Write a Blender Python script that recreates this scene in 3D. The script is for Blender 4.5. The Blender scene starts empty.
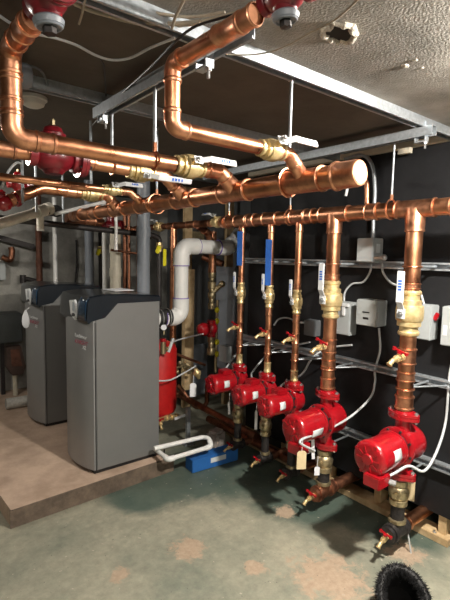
import bpy, bmesh, math, random
from mathutils import Vector as V, Matrix, Quaternion
random.seed(7)
S = bpy.context.scene
COL = S.collection
PI = math.pi
# ------------------------------------------------------------------ camera
CAM = V((0, 0, 1.5)); FOC = 450.0
_a = V((-138 - 225, -(248 - 300), -FOC)).normalized()
_b = V((783 - 225, -(266 - 300), -FOC)); _b = (_b - _a * _a.dot(_b)).normalized()
_c = _b.cross(_a)
RC = Matrix((_b, _a, _c))            # camera -> world rotation
cd = bpy.data.cameras.new('camera'); cam = bpy.data.objects.new('camera', cd); COL.objects.link(cam)
cam.matrix_world = Matrix.Translation(CAM) @ RC.to_4x4()
cd.sensor_fit = 'VERTICAL'; cd.sensor_height = 36; cd.lens = 36 * FOC / 600; cd.clip_start = .02
S.camera = cam
def at(x, y, **k):
    d = RC @ V((x - 225, -(y - 300), -FOC))
    (ax, v), = k.items(); i = 'XYZ'.index(ax)
    return CAM + d * ((v - CAM[i]) / d[i])
# ------------------------------------------------------------------ materials
def mat(name, col, rough=.5, metal=0., var=0., vs=8., bump=0., bs=60., col2=None, rv=0., coat=0., emit=None, es=0, spec=None):
    m = bpy.data.materials.new(name); m.use_nodes = True
    n = m.node_tree; b = n.nodes['Principled BSDF']
    b.inputs['Base Color'].default_value = (*col, 1); b.inputs['Roughness'].default_value = rough
    b.inputs['Metallic'].default_value = metal
    if spec is not None: b.inputs['Specular IOR Level'].default_value = spec
    if coat: b.inputs['Coat Weight'].default_value = coat; b.inputs['Coat Roughness'].default_value = .12
    if emit: b.inputs['Emission Color'].default_value = (*emit, 1); b.inputs['Emission Strength'].default_value = es
    tc = n.nodes.new('ShaderNodeTexCoord'); gm = n.nodes.new('ShaderNodeNewGeometry')
    if var or col2 or rv:
        t = n.nodes.new('ShaderNodeTexNoise'); t.inputs['Scale'].default_value = vs; t.inputs['Detail'].default_value = 6
        t.inputs['Roughness'].default_value = .65
        n.links.new(gm.outputs['Position'], t.inputs['Vector'])
        r = n.nodes.new('ShaderNodeValToRGB'); r.color_ramp.elements[0].position = .36; r.color_ramp.elements[1].position = .64
        c2 = col2 if col2 else tuple(c * (1 - var) for c in col)
        r.color_ramp.elements[0].color = (*c2, 1); r.color_ramp.elements[1].color = (*col, 1)
        n.links.new(t.outputs['Fac'], r.inputs['Fac'])
        if var or col2: n.links.new(r.outputs['Color'], b.inputs['Base Color'])
        if rv:
            mr = n.nodes.new('ShaderNodeMapRange'); mr.inputs['To Min'].default_value = rough; mr.inputs['To Max'].default_value = rough + rv
            mr.inputs['From Min'].default_value = .35; mr.inputs['From Max'].default_value = .65
            n.links.new(t.outputs['Fac'], mr.inputs['Value']); n.links.new(mr.outputs['Result'], b.inputs['Roughness'])
    if bump:
        t2 = n.nodes.new('ShaderNodeTexNoise'); t2.inputs['Scale'].default_value = bs; t2.inputs['Detail'].default_value = 5
        n.links.new(gm.outputs['Position'], t2.inputs['Vector'])
        bp = n.nodes.new('ShaderNodeBump'); bp.inputs['Strength'].default_value = bump; bp.inputs['Distance'].default_value = .01
        n.links.new(t2.outputs['Fac'], bp.inputs['Height']); n.links.new(bp.outputs['Normal'], b.inputs['Normal'])
    return m
M = dict(
    copper=mat('copper', (.76, .37, .20), .27, 1, col2=(.52, .22, .12), vs=9, rv=.16),
    copper_fit=mat('copper_fitting', (.80, .40, .235), .30, 1, col2=(.54, .24, .14), vs=30, rv=.12),
    copper_old=mat('aged_copper', (.42, .19, .11), .42, 1, col2=(.20, .09, .06), vs=18, rv=.2),
    brass=mat('brass', (.80, .64, .35), .36, .72, col2=(.60, .45, .21), vs=40, rv=.15),
    bronze=mat('dull_bronze', (.58, .49, .31), .42, .9, col2=(.36, .29, .17), vs=40),
    red=mat('red_enamel', (.34, .005, .011), .28, 0, var=.25, vs=30, coat=.5),
    darkred=mat('dark_red_enamel', (.20, .006, .014), .36, 0, var=.3, vs=30, coat=.3),
    tank_red=mat('tank_red', (.50, .012, .012), .45, 0, var=.2, vs=10),
    galv=mat('galvanized_steel', (.50, .54, .58), .42, .75, col2=(.36, .40, .43), vs=60, rv=.15),
    steel=mat('zinc_steel', (.62, .63, .64), .35, .9, var=.2, vs=80),
    handle=mat('white_handle_coat', (.72, .74, .76), .38, .15, var=.08, vs=50),
    blueprint=mat('blue_print', (.02, .12, .55), .5),
    bluetape=mat('blue_masking_tape', (.012, .10, .42), .7, var=.25, vs=60),
    black=mat('black_metal', (.02, .02, .022), .4, .3, var=.3, vs=30),
    rubber=mat('black_rubber', (.018, .018, .018), .6, bump=.2, bs=200),
    iron=mat('black_iron_pipe', (.05, .045, .045), .5, .5, var=.4, vs=50),
    wallblack=mat('black_painted_plywood', (.006, .0065, .008), .5, 0, col2=(.011, .0115, .013), vs=5, rv=.2, spec=.3, bump=.12, bs=25),
    white=mat('white_pvc', (.74, .75, .74), .38, 0, var=.06, vs=12),
    whiteold=mat('aged_white_pipe', (.74, .70, .61), .6, 0, var=.25, vs=14),
    purple=mat('purple_primer', (.16, .10, .42), .5),
    greypvc=mat('grey_pvc', (.20, .225, .26), .45, 0, var=.15, vs=10),
    cream=mat('cream_pvc', (.62, .58, .47), .5, 0, var=.12, vs=20),
    cable=mat('white_flex_conduit', (.50, .53, .55), .45, 0, var=.1, vs=80),
    cablebeige=mat('beige_cable', (.38, .34, .27), .6, 0, var=.2, vs=30),
    box=mat('grey_box_paint', (.36, .39, .40), .48, .1, var=.08, vs=15),
    boxdark=mat('dark_grey_box_paint', (.13, .14, .15), .5, .1, var=.15, vs=15),
    boiler=mat('boiler_grey_paint', (.20, .205, .205), .42, .35, var=.05, vs=6, bump=.03, bs=900),
    boilerfront=mat('boiler_front_silver_paint', (.30, .305, .31), .38, .4, var=.05, vs=6),
    hood=mat('boiler_navy_hood', (.010, .015, .022), .28, .1, var=.2, vs=8, coat=.5),
    hoodblue=mat('boiler_blue_gloss', (.012, .040, .085), .2, .2, coat=.7),
    silver=mat('silver_bezel', (.78, .80, .82), .3, .2),
    lcd=mat('display_window', (.16, .19, .22), .2, 0),
    label=mat('white_label', (.62, .66, .68), .5, 0, var=.12, vs=120),
    paper=mat('white_paper_tag', (.70, .72, .76), .7),
    manila=mat('manila_tag', (.62, .50, .30), .75, var=.1, vs=40),
    yellow=mat('yellow_vinyl', (.75, .68, .02), .45),
    wood=mat('pine_wood', (.60, .45, .26), .7, 0, col2=(.42, .29, .15), vs=14),
    text_grey=mat('pale_lettering', (.60, .62, .64), .5),
    text_red=mat('red_lettering', (.30, .05, .09), .5),
    bluebox=mat('blue_cardboard', (.02, .13, .42), .5, 0, var=.15, vs=10),
    stone=mat('grey_concrete_block', (.38, .34, .31), .85, var=.4, vs=25, bump=.5, bs=80),
    rust=mat('rusty_pipe', (.20, .085, .055), .7, .2, var=.5, vs=25),
    wrap=mat('plaster_wrap', (.55, .54, .50), .85, 0, var=.4, vs=20, bump=.5, bs=60),
    furm=mat('black_fur', (.006, .006, .007), .65, 0),
    furin=mat('black_fleece_lining', (.004, .004, .004), .9, 0),
    plastic=mat('off_white_plastic', (.62, .60, .55), .45, 0),
    bulb=mat('bulb_glow', (1, .95, .85), .4, 0, emit=(1.0, .93, .83), es=1),
    sanded=mat('sanded_copper', (.80, .52, .34), .6, .5, var=.15, vs=60),
    darkhole=mat('dark_void', (.012, .011, .01), .9),
    plaster=mat('broken_plaster', (.62, .58, .50), .9, 0, var=.5, vs=60, bump=.8, bs=120),
    brownbox=mat('brown_enamel', (.085, .055, .045), .45, 0, var=.3, vs=12),
    slab=mat('slate_grey_metal', (.055, .062, .062), .5, 0, var=.3, vs=10),
    white_gauge=mat('gauge_face', (.75, .78, .82), .4),
)
# ceiling, floor, wall, pad materials
def floor_mat():
    m = bpy.data.materials.new('painted_concrete_floor'); m.use_nodes = True; n = m.node_tree; L = n.links.new
    b = n.nodes['Principled BSDF']; g = n.nodes.new('ShaderNodeNewGeometry')
    def noise(s, d=6, r=.6, w=0):
        t = n.nodes.new('ShaderNodeTexNoise'); t.inputs['Scale'].default_value = s; t.inputs['Detail'].default_value = d
        t.inputs['Roughness'].default_value = r; t.inputs['Distortion'].default_value = w
        L(g.outputs['Position'], t.inputs['Vector']); return t
    def ramp(src, p0, p1, c0, c1):
        r = n.nodes.new('ShaderNodeValToRGB'); r.color_ramp.elements[0].position = p0; r.color_ramp.elements[1].position = p1
        r.color_ramp.elements[0].color = (*c0, 1); r.color_ramp.elements[1].color = (*c1, 1); L(src, r.inputs['Fac']); return r
    def mix(f, a, c, isf=None):
        x = n.nodes.new('ShaderNodeMix'); x.data_type = 'RGBA'
        if isinstance(f, float): x.inputs[0].default_value = f
        else: L(f, x.inputs[0])
        for s, i in ((a, 6), (c, 7)):
            if isinstance(s, tuple): x.inputs[i].default_value = (*s, 1)
            else: L(s, x.inputs[i])
        return x.outputs[2]
    base = ramp(noise(2.2, 8, .7).outputs['Fac'], .35, .65, (.205, .22, .175), (.375, .355, .275))
    fine = ramp(noise(22, 6, .75).outputs['Fac'], .35, .7, (.55, .55, .55), (1.1, 1.1, 1.05))
    mm = n.nodes.new('ShaderNodeMix'); mm.data_type = 'RGBA'; mm.blend_type = 'MULTIPLY'; mm.inputs[0].default_value = .55
    L(base.outputs[0], mm.inputs[6]); L(fine.outputs[0], mm.inputs[7])
    col = mm.outputs[2]
    # dark green paint towards the right-hand back of the floor (x large or y large), worn to grey elsewhere
    sep = n.nodes.new('ShaderNodeSeparateXYZ'); L(g.outputs['Position'], sep.inputs[0])
    def dist(cx, cy, rad, wob=.35, s=4):
        a = n.nodes.new('ShaderNodeVectorMath'); a.operation = 'DISTANCE'; L(g.outputs['Position'], a.inputs[0]); a.inputs[1].default_value = (cx, cy, 0)
        k = n.nodes.new('ShaderNodeMath'); k.operation = 'MULTIPLY_ADD'; L(noise(s, 5, .7, .5).outputs['Fac'], k.inputs[0]); k.inputs[1].default_value = wob * 2 * rad; 
        L(a.outputs['Value'], k.inputs[2])
        r = n.nodes.new('ShaderNodeMapRange'); r.inputs['From Min'].default_value = rad * (1.12 + wob); r.inputs['From Max'].default_value = rad * (.72 + wob)
        r.inputs['To Min'].default_value = 0; r.inputs['To Max'].default_value = 1; L(k.outputs[0], r.inputs['Value']); return r.outputs[0]
    green = mix(ramp(noise(7, 6, .7).outputs['Fac'], .3, .7, (0, 0, 0), (1, 1, 1)).outputs[0], (.05, .082, .068), (.10, .125, .10))
    for (x, y, r) in ((1.75, 2.45, .42), (2.2, 2.2, .55), (1.35, 2.45, .3), (2.35, 1.3, .35), (2.1, 1.75, .35)):
        col = mix(dist(x, y, r, .45), col, green)
    bare = mix(ramp(noise(40, 5, .7).outputs['Fac'], .35, .65, (0, 0, 0), (1, 1, 1)).outputs[0], (.33, .245, .175), (.42, .325, .235))
    for (x, y, r) in BARE:
        col = mix(dist(x, y, r, 1.5, 16), col, bare)
    chips = ramp(noise(34, 3, .5).outputs['Fac'], .70, .73, (0, 0, 0), (1, 1, 1))
    col = mix(chips.outputs[0], col, (.42, .38, .31))
    cracks = ramp(noise(60, 3, .5).outputs['Fac'], .27, .30, (1, 1, 1), (0, 0, 0))
    col = mix(cracks.outputs[0], col, (.07, .075, .06))
    L(col, b.inputs['Base Color'])
    rr = n.nodes.new('ShaderNodeMapRange'); rr.inputs['To Min'].default_value = .36; rr.inputs['To Max'].default_value = .75; L(noise(6, 6).outputs['Fac'], rr.inputs['Value']); L(rr.outputs[0], b.inputs['Roughness'])
    bp = n.nodes.new('ShaderNodeBump'); bp.inputs['Strength'].default_value = .35; bp.inputs['Distance'].default_value = .004
    L(noise(45, 6, .7).outputs['Fac'], bp.inputs['Height']); L(bp.outputs[0], b.inputs['Normal'])
    return m
BARE = [(*at(x, y, Z=0).xy, r) for x, y, r in ((256, 568, .055), (188, 548, .085), (405, 553, .09), (330, 578, .17), (285, 512, .06), (120, 575, .05))]
M['floor'] = floor_mat()
def mat_ceiling():
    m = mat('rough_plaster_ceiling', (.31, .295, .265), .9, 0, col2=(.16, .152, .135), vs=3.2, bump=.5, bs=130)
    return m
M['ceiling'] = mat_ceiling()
M['ceilingshade'] = mat('brown_ceiling_shade', (.105, .088, .070), .8, 0, col2=(.065, .054, .044), vs=2.4, bump=.15, bs=30)  # far ceiling: shade beyond the nearest channel put into a darker brown
M['concrete'] = mat('old_concrete_wall', (.34, .335, .31), .85, 0, col2=(.16, .16, .15), vs=2.6, bump=.4, bs=40)
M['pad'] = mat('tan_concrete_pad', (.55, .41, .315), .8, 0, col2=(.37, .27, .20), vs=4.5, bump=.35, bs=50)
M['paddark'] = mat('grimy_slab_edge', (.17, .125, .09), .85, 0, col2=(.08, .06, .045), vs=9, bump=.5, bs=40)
# ------------------------------------------------------------------ mesh builder
class MB:
    def __init__(s, T=None): s.bm = bmesh.new(); s.T = T or Matrix.Identity(4)
    def _add(s, vs, fs):
        bv = [s.bm.verts.new(s.T @ V(v)) for v in vs]
        for f in fs:
            try: s.bm.faces.new([bv[i] for i in f])
            except ValueError: pass
        return s
    def box(s, c, d, rot=None, bev=0.):
        c = V(c); hx, hy, hz = [q / 2 for q in d]; R = rot or Matrix.Identity(3)
        if bev <= 0:
            vs = [c + R @ V((x * hx, y * hy, z * hz)) for x in (-1, 1) for y in (-1, 1) for z in (-1, 1)]
            return s._add(vs, [(0, 1, 3, 2), (4, 6, 7, 5), (0, 4, 5, 1), (2, 3, 7, 6), (0, 2, 6, 4), (1, 5, 7, 3)])
        b = bmesh.new(); bmesh.ops.create_cube(b, size=1)
        for v in b.verts: v.co = V((v.co.x * d[0], v.co.y * d[1], v.co.z * d[2]))
        bmesh.ops.bevel(b, geom=b.edges[:], offset=bev, segments=2, affect='EDGES')
        b.verts.index_update()
        s._add([c + R @ v.co for v in b.verts], [[v.index for v in f.verts] for f in b.faces]); b.free(); return s
    def lathe(s, prof, p, d, n=24, cap=True):
        """prof: (t along axis, radius)"""
        p = V(p); d = V(d).normalized(); q = d.to_track_quat('Z', 'Y'); u = q @ V((1, 0, 0)); w = q @ V((0, 1, 0))
        vs, fs = [], []
        for t, r in prof:
            for k in range(n):
                a = 2 * PI * k / n; vs.append(p + d * t + (u * math.cos(a) + w * math.sin(a)) * max(r, 1e-5))
        m = len(prof)
        for i in range(m - 1):
            for k in range(n): fs.append((i * n + k, i * n + (k + 1) % n, (i + 1) * n + (k + 1) % n, (i + 1) * n + k))
        if cap: fs.append(tuple(range(n))[::-1]); fs.append(tuple(range((m - 1) * n, m * n)))
        return s._add(vs, fs)
    def cyl(s, a, b, r, r2=None, n=24):
        a, b = V(a), V(b); L = (b - a).length
        return s.lathe([(0, r), (L, r if r2 is None else r2)], a, b - a, n)
    def sweep(s, pts, r, n=14, cap=True, closed=False):
        pts = [V(p) for p in pts]; m = len(pts); vs, fs = [], []; up = None
        for i, p in enumerate(pts):
            d = ((pts[min(i + 1, m - 1)] - p).normalized() if i < m - 1 else V()) + ((p - pts[i - 1]).normalized() if i else V())
            if closed: d = pts[(i + 1) % m] - pts[i - 1]
            d.normalize()
            if up is None: up = d.orthogonal().normalized()
            else: up = (up - d * up.dot(d)).normalized()
            w = d.cross(up)
            rr = r[i] if isinstance(r, (list, tuple)) else r
            for k in range(n):
                a = 2 * PI * k / n; vs.append(p + (up * math.cos(a) + w * math.sin(a)) * rr)
        for i in range(m if closed else m - 1):
            for k in range(n): j = (i + 1) % m; fs.append((i * n + k, i * n + (k + 1) % n, j * n + (k + 1) % n, j * n + k))
        if cap and not closed: fs.append(tuple(range(n))[::-1]); fs.append(tuple(range((m - 1) * n, m * n)))
        return s._add(vs, fs)
    def torus(s, c, d, R, r, n=28, k=8):
        d = V(d).normalized(); q = d.to_track_quat('Z', 'Y')
        return s.sweep([V(c) + q @ V((R * math.cos(2 * PI * i / n), R * math.sin(2 * PI * i / n), 0)) for i in range(n)], r, k, closed=True)
    def prism(s, poly, o, u, w, e):
        """2D poly in plane (u,w) at o, extruded by vector e"""
        o, u, w, e = V(o), V(u), V(w), V(e); n = len(poly)
        vs = [o + u * a + w * b for a, b in poly]; vs += [v + e for v in vs]
        return s._add(vs, [tuple(range(n))[::-1], tuple(range(n, 2 * n))] + [(i, (i + 1) % n, n + (i + 1) % n, n + i) for i in range(n)])
    def sphere(s, c, r, sc=(1, 1, 1), n=20, m=12):
        vs, fs = [], []
        for i in range(m + 1):
            t = PI * i / m
            for k in range(n):
                a = 2 * PI * k / n; vs.append(V(c) + V((r * sc[0] * math.sin(t) * math.cos(a), r * sc[1] * math.sin(t) * math.sin(a), r * sc[2] * math.cos(t))))
        for i in range(m):
            for k in range(n): fs.append((i * n + k, (i + 1) * n + k, (i + 1) * n + (k + 1) % n, i * n + (k + 1) % n))
        return s._add(vs, fs)
    def build(s, name, m, parent=None, sharp=38):
        bm = s.bm
        bmesh.ops.remove_doubles(bm, verts=bm.verts[:], dist=1e-6)
        bmesh.ops.recalc_face_normals(bm, faces=bm.faces[:])
        lim = math.radians(sharp)
        for f in bm.faces: f.smooth = True
        for e in bm.edges:
            if len(e.link_faces) == 2 and e.calc_face_angle(0) > lim: e.smooth = False
        o0 = V((0, 0, 0))
        if parent is not None: o0 = wpos(parent)
        elif bm.verts:
            xs = [v.co for v in bm.verts]
            o0 = V(((min(v.x for v in xs) + max(v.x for v in xs)) / 2, (min(v.y for v in xs) + max(v.y for v in xs)) / 2, min(v.z for v in xs)))
        for v in bm.verts: v.co -= o0
        me = bpy.data.meshes.new(name); bm.to_mesh(me); bm.free()
        o = bpy.data.objects.new(name, me); me.materials.append(M[m] if isinstance(m, str) else m); COL.objects.link(o)
        if parent is not None: o.parent = parent
        else: o.location = o0
        return o
def wpos(o):
    p = V((0, 0, 0))
    while o is not None: p += o.location; o = o.parent
    return p
def tag(o, label=None, cat=None, group=None, kind=None):
    if label: o['label'] = label
    if cat: o['category'] = cat
    if group: o['group'] = group
    if kind: o['kind'] = kind
    return o
def thing(name, loc, label, cat, group=None):
    o = bpy.data.objects.new(name, None); o.empty_display_size = .05; COL.objects.link(o); o.location = V(loc); return tag(o, label, cat, group)
def struct(name, mb, m): return tag(mb.build(name, m), kind='structure')
def fillet(pts, R, n=7):
    pts = [V(p) for p in pts]; out = [pts[0]]
    for i in range(1, len(pts) - 1):
        a, p, b = pts[i - 1], pts[i], pts[i + 1]; u = (a - p).normalized(); w = (b - p).normalized()
        ang = u.angle(w)
        if ang > PI - .02: out.append(p); continue
        t = min(R / math.tan(ang / 2), (a - p).length * .49, (b - p).length * .49); r = t * math.tan(ang / 2)
        c = p + (u + w).normalized() * (r / math.sin(ang / 2))
        s0 = p + u * t - c; s1 = p + w * t - c
        for k in range(n + 1): out.append(c + s0.slerp(s1, k / n) if False else c + rot_between(s0, s1, k / n))
    out.append(pts[-1]); return out
def rot_between(a, b, t):
    ax = a.cross(b); ang = a.angle(b)
    if ax.length < 1e-9: return a.copy()
    return Quaternion(ax.normalized(), ang * t) @ a
def spline(pts, n=8):
    pts = [V(p) for p in pts]; P = [pts[0] * 2 - pts[1]] + pts + [pts[-1] * 2 - pts[-2]]; out = []
    for i in range(1, len(P) - 2):
        for k in range(n):
            t = k / n; a, b, c, d = P[i - 1:i + 3]
            out.append(.5 * ((2 * b) + (c - a) * t + (2 * a - 5 * b + 4 * c - d) * t * t + (3 * b - a - 3 * c + d) * t ** 3))
    out.append(pts[-1]); return out
def frame(p, z, x=None):
    """matrix with origin p, local Z along z, local X as close as possible to x"""
    z = V(z).normalized(); x = V(x) if x is not None else z.orthogonal(); x = (x - z * x.dot(z)).normalized(); y = z.cross(x)
    return Matrix(((x.x, y.x, z.x, p[0]), (x.y, y.y, z.y, p[1]), (x.z, y.z, z.z, p[2]), (0, 0, 0, 1)))
# ------------------------------------------------------------------ pipe parts
def press_prof(L, r):
    """crimped coupling: raised bead near either end"""
    a = r * 1.07; bb = r * 1.17; e = min(.011, L * .18)
    return [(0, r * 1.0), (0, a), (e * .25, a), (e * .45, bb), (e * .9, bb), (e * 1.15, a), (L - e * 1.15, a), (L - e * .9, bb), (L - e * .45, bb), (L - e * .25, a), (L, a), (L, r * 1.0)]
def coupling(parent, a, d, L, r, m='copper_fit', name='coupling'):
    d = V(d).normalized(); return MB().lathe(press_prof(L, r), V(a) - d * L / 2, d, cap=False).build(name, m, parent)
def elbow_part(parent, pts, i, r, R, m='copper_fit'):
    """fitting over the bend at pts[i]"""
    p = V(pts[i]); u = (V(pts[i - 1]) - p).normalized(); w = (V(pts[i + 1]) - p).normalized(); ext = R + r * .9
    f = fillet([p + u * ext, p, p + w * ext], R, 8)
    mb = MB().sweep(f, r * 1.09, 22, cap=False)
    for q, dd in ((f[0], u), (f[-1], w)): mb.lathe([(-.012, r * 1.08), (-.009, r * 1.18), (-.003, r * 1.18), (0, r * 1.08), (.0, r)], q, dd, 22, cap=False)
    return mb.build('elbow', m, parent)
def run(name, label, cat, pts, r, group=None, m='copper', fit='copper_fit', elbows=True, couplings=(), tees=(), R=None, tubename='tube', loc=None):
    pts = [V(p) for p in pts]; R = R or r * 1.5
    t = thing(name, loc or pts[0], label, cat, group)
    MB().sweep(fillet(pts, R), r, 22).build(tubename, m, t)
    if elbows:
        for i in range(1, len(pts) - 1):
            if (pts[i] - pts[i - 1]).angle(pts[i + 1] - pts[i]) > .15: elbow_part(t, pts, i, r, R, fit)
    for c in couplings:      # (point, direction, length)
        coupling(t, c[0], c[1], c[2], r, fit)
    for (p, d, bd, br, L) in tees:
        p, d, bd = V(p), V(d).normalized(), V(bd).normalized()
        mb = MB().lathe(press_prof(L, r), p - d * L / 2, d, cap=False)
        h = r * 1.05 + br * 1.1 + .012
        mb.lathe([(0, br * 1.25), (r * 1.1, br * 1.12), (h - .012, br * 1.09), (h - .009, br * 1.18), (h - .002, br * 1.18), (h, br * 1.1), (h, br)], p, bd, 20, cap=False)
        mb.build('tee', fit, t)
    return t
def ball_valve(p, z, stem, r, label, hl=.11, hdir=1, group='white handled brass ball valves', scale=1.0, hflip=False):
    """p centre, z pipe direction, stem direction, handle lies along z*hdir"""
    T = frame(p, z, stem); t = thing('ball_valve', p, label, 'valve', group)
    b = r * 1.0; h = (.088 if abs(T[2][2]) > .9 else .062) * (r / .027) ** .6
    prof = [(-h, r), (-h, b * 1.12), (-h * .93, b * 1.28), (-h * .84, b * 1.28), (-h * .78, b * 1.12), (-h * .60, b * 1.10), (-h * .56, b * 1.42), (-h * .36, b * 1.42), (-h * .34, b * 1.5), (-h * .30, b * 1.60), (-h * .1, b * 1.66), (h * .1, b * 1.66), (h * .30, b * 1.60), (h * .34, b * 1.48),
            (h * .36, b * 1.38), (h * .56, b * 1.38), (h * .60, b * 1.10), (h * .78, b * 1.12), (h * .84, b * 1.28), (h * .93, b * 1.28), (h, b * 1.12), (h, r)]
    mb = MB(T).lathe(prof, (0, 0, 0), (0, 0, 1), 20, cap=False)
    sl = b * 1.5 + .018
    mb.cyl((b * 1.1, 0, 0), (sl, 0, 0), r * .42, n=12)
    mb.build('valve_body', 'brass', t)
    MB(T).cyl((sl, 0, 0), (sl + .012, 0, 0), .011 * scale, n=6).cyl((sl + .01, 0, 0), (sl + .02, 0, 0), .006, n=10).build('handle_nut', 'steel', t)
    w = .011 * scale * (1.2 if r > .035 else 1); s = hdir; o = sl + .003
    # cranked lever: hub, ramp, paddle
    th = .004
    mb = MB(T).box((o, 0, s * .002), (th, w * 2.4, .036 * scale), bev=.0015)
    a = V((o, 0, s * .016 * scale)); c = V((o + .018, 0, s * .040 * scale)); d = c - a
    rot = Matrix((V((d.z, 0, -d.x)).normalized() * s, V((0, 1, 0)), d.normalized() * s)).transposed()
    mb.box((a + c) / 2, (th, w * 1.8, d.length + .004), rot, bev=.001)
    mb.box((o + .018, 0, s * (.040 * scale + hl / 2)), (.009, w * 2.1, hl), bev=.003)
    lv = mb.build('lever_handle', 'handle', t)
    tb = MB(T)
    for k in range(4): tb.box((o + .0228, 0, s * (.040 * scale + hl * (.42 + k * .09))), (.0012, w * 1.0, hl * .055))
    tb.build('blue_print', 'blueprint', lv)
    return t
def drain_valve(p, out, up, label, s=1.0, m='brass', group='red handled drain cocks'):
    T = frame(p, up, out) @ Matrix.Scale(s, 4); t = thing('drain_valve', p, label, 'valve', group)
    MB(T).lathe([(-.008, .010), (.0, .010), (.002, .013), (.010, .013), (.012, .009), (.022, .009), (.024, .013), (.046, .013), (.048, .009), (.055, .009)], (0, 0, 0), (1, 0, 0), 14) \
        .cyl((.035, 0, 0), (.035, 0, .022), .008, n=10) \
        .sweep(fillet([(.050, 0, 0), (.070, 0, -.002), (.086, 0, -.018)], .012), .0085, 12).torus((.084, 0, -.016), (.016, 0, -.016), .0095, .0025, 14, 6) \
        .build('valve_body', m, t)
    mb = MB(T).cyl((.035, 0, .020), (.035, 0, .027), .010, n=10).box((.035, 0, .029), (.012, .052, .006), bev=.002)
    mb.cyl((.035, -.024, .024), (.035, -.024, .034), .007, n=10).cyl((.035, .024, .024), (.035, .024, .034), .007, n=10)
    mb.build('wing_handle', 'red', t); return t
# ------------------------------------------------------------------ setting
CZ = 2.13; WX = 2.33
struct('floor', MB().box((1.0, 1.6, -.05), (7.0, 8.4, .1)), 'floor')
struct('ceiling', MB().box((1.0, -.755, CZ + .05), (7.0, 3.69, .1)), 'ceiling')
struct('ceiling_2', MB().box((1.0, 3.445, CZ + .05), (7.0, 4.71, .1)), 'ceilingshade')
struct('wall_back', MB().box((1.0, 4.85, CZ / 2), (7.0, .1, CZ)), 'concrete')
struct('wall_left', MB().box((-2.05, 1.6, CZ / 2), (.1, 6.8, CZ)), 'concrete')
struct('wall_front', MB().box((1.0, -1.85, CZ / 2), (7.0, .1, CZ)), 'concrete')
struct('wall_foundation', MB().box((3.05, 1.6, CZ / 2), (.1, 6.8, CZ)), 'concrete')
mb = MB()
mb.box((WX + .006, .43, (.146 + CZ) / 2), (.012, 4.35, CZ - .146))
struct('wall_right', mb, 'wallblack')
mb = MB().box((WX - .004, .46, .92), (.006, 4.3, .004)).box((WX-.003, 1.42, 1.4), (.003, .006, 1.4))
# pad
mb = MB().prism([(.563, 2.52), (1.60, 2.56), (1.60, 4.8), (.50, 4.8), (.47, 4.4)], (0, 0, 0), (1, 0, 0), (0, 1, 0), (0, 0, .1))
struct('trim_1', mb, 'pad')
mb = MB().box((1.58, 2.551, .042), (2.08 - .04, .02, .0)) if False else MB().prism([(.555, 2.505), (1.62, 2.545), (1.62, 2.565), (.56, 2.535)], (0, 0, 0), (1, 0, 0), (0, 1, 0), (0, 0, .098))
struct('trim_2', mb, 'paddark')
# ledger trim where the black wall meets the ceiling
struct('trim_3', MB().box((WX - .02, 1.2, CZ - .025), (.035, 2.8, .03)), 'cream')
# low bank of concrete behind the boilers on the right
struct('wall_recess', MB().box((2.96, 3.9, 1.05), (.05, 1.8, 2.1)), 'boxdark')

# ------------------------------------------------------------------ timber frame under the black panel
t = thing('timber_plate', (WX + .03, 1.9, 0), 'pale pine bottom plate lying on the floor below the black panel', 'timber')
MB().box((WX + .035, 1.9, .02), (.11, 1.84, .038), bev=.002).build('board', 'wood', t)
def bolt(p, d, r, L, parent, m='steel', name='bolt'):
    p, d = V(p), V(d).normalized(); return MB().cyl(p, p + d * L, r * .55, n=8).cyl(p, p + d * L * .35, r, n=6).build(name, m, parent)
for y in (1.02, 1.62): bolt((WX + .0, y + .04, .038), (0, 0, 1), .010, .05 if y > 1.5 else .012, t, name='anchor_bolt')
studs = []
for k, (y, lb) in enumerate(((1.03, 'pale pine stud at the near end of the black panel'), (1.42, 'pale pine stud behind the nearest brass check valve'), (1.80, 'pine stud behind the second nearest brass check valve'),
                (2.2, 'shadowed pine stud below the middle of the black panel'), (2.6, 'shadowed pine stud at the far end of the black panel'))):
    tag(MB().box((WX + .06, y, .10), (.088, .042, .122), bev=.002).build('timber_stud', 'wood'), lb, 'timber', 'studs below the black panel')
for px, Y_, z0_, lb in ((229, 3.45, .0, 'tall unpainted stud standing behind the end elbow of the large white pipe'), (187.5, 3.6, 0, 'unpainted stud rising behind the thin copper line')):
    q = at(px, 240, Y=Y_)
    tag(MB().box((q.x, q.y, CZ / 2), (.085, .04, CZ), bev=.002).build('timber_post', 'wood'), lb, 'timber', 'studs past the black panel')

# ------------------------------------------------------------------ channel struts
def strut(p0, p1, open_dir, label, group='galvanized ceiling channels', w=.041, h=.041, slots=False, name='steel_channel', cat='channel'):
    """C channel from p0 to p1 (centre of the closed back), opening towards open_dir"""
    p0, p1 = V(p0), V(p1); e = p1 - p0; d = e.normalized(); o = V(open_dir).normalized(); s = d.cross(o).normalized(); th = .003; lip = .009
    poly = [(-w/2, 0), (w/2, 0), (w/2, h), (w/2 - lip, h), (w/2 - lip, h - .008), (w/2 - lip + th, h - .008), (w/2 - lip + th + .0, h - th), (w/2 - th, h - th), (w/2 - th, th), (-w/2 + th, th), (-w/2 + th, h - th),
            (-w/2 + lip - th, h - th), (-w/2 + lip - th, h - .008), (-w/2 + lip, h - .008), (-w/2 + lip, h), (-w/2, h)]
    mb = MB().prism(poly, p0, s, o, e)
    ob = mb.build(name, 'galv'); tag(ob, label, cat, group)
    if slots:
        sm = MB(); n = int(e.length / .05)
        for k in range(n):
            c = p0 + d * (.025 + k * .05) - o * .0004
            rot = Matrix((d, s, o)).transposed()
            sm.box(c, (.028, .013, .001), rot)
        so = sm.build('slots', 'darkhole', None)
        so.parent = ob; so.location = so.location - ob.location
    return ob
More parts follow.
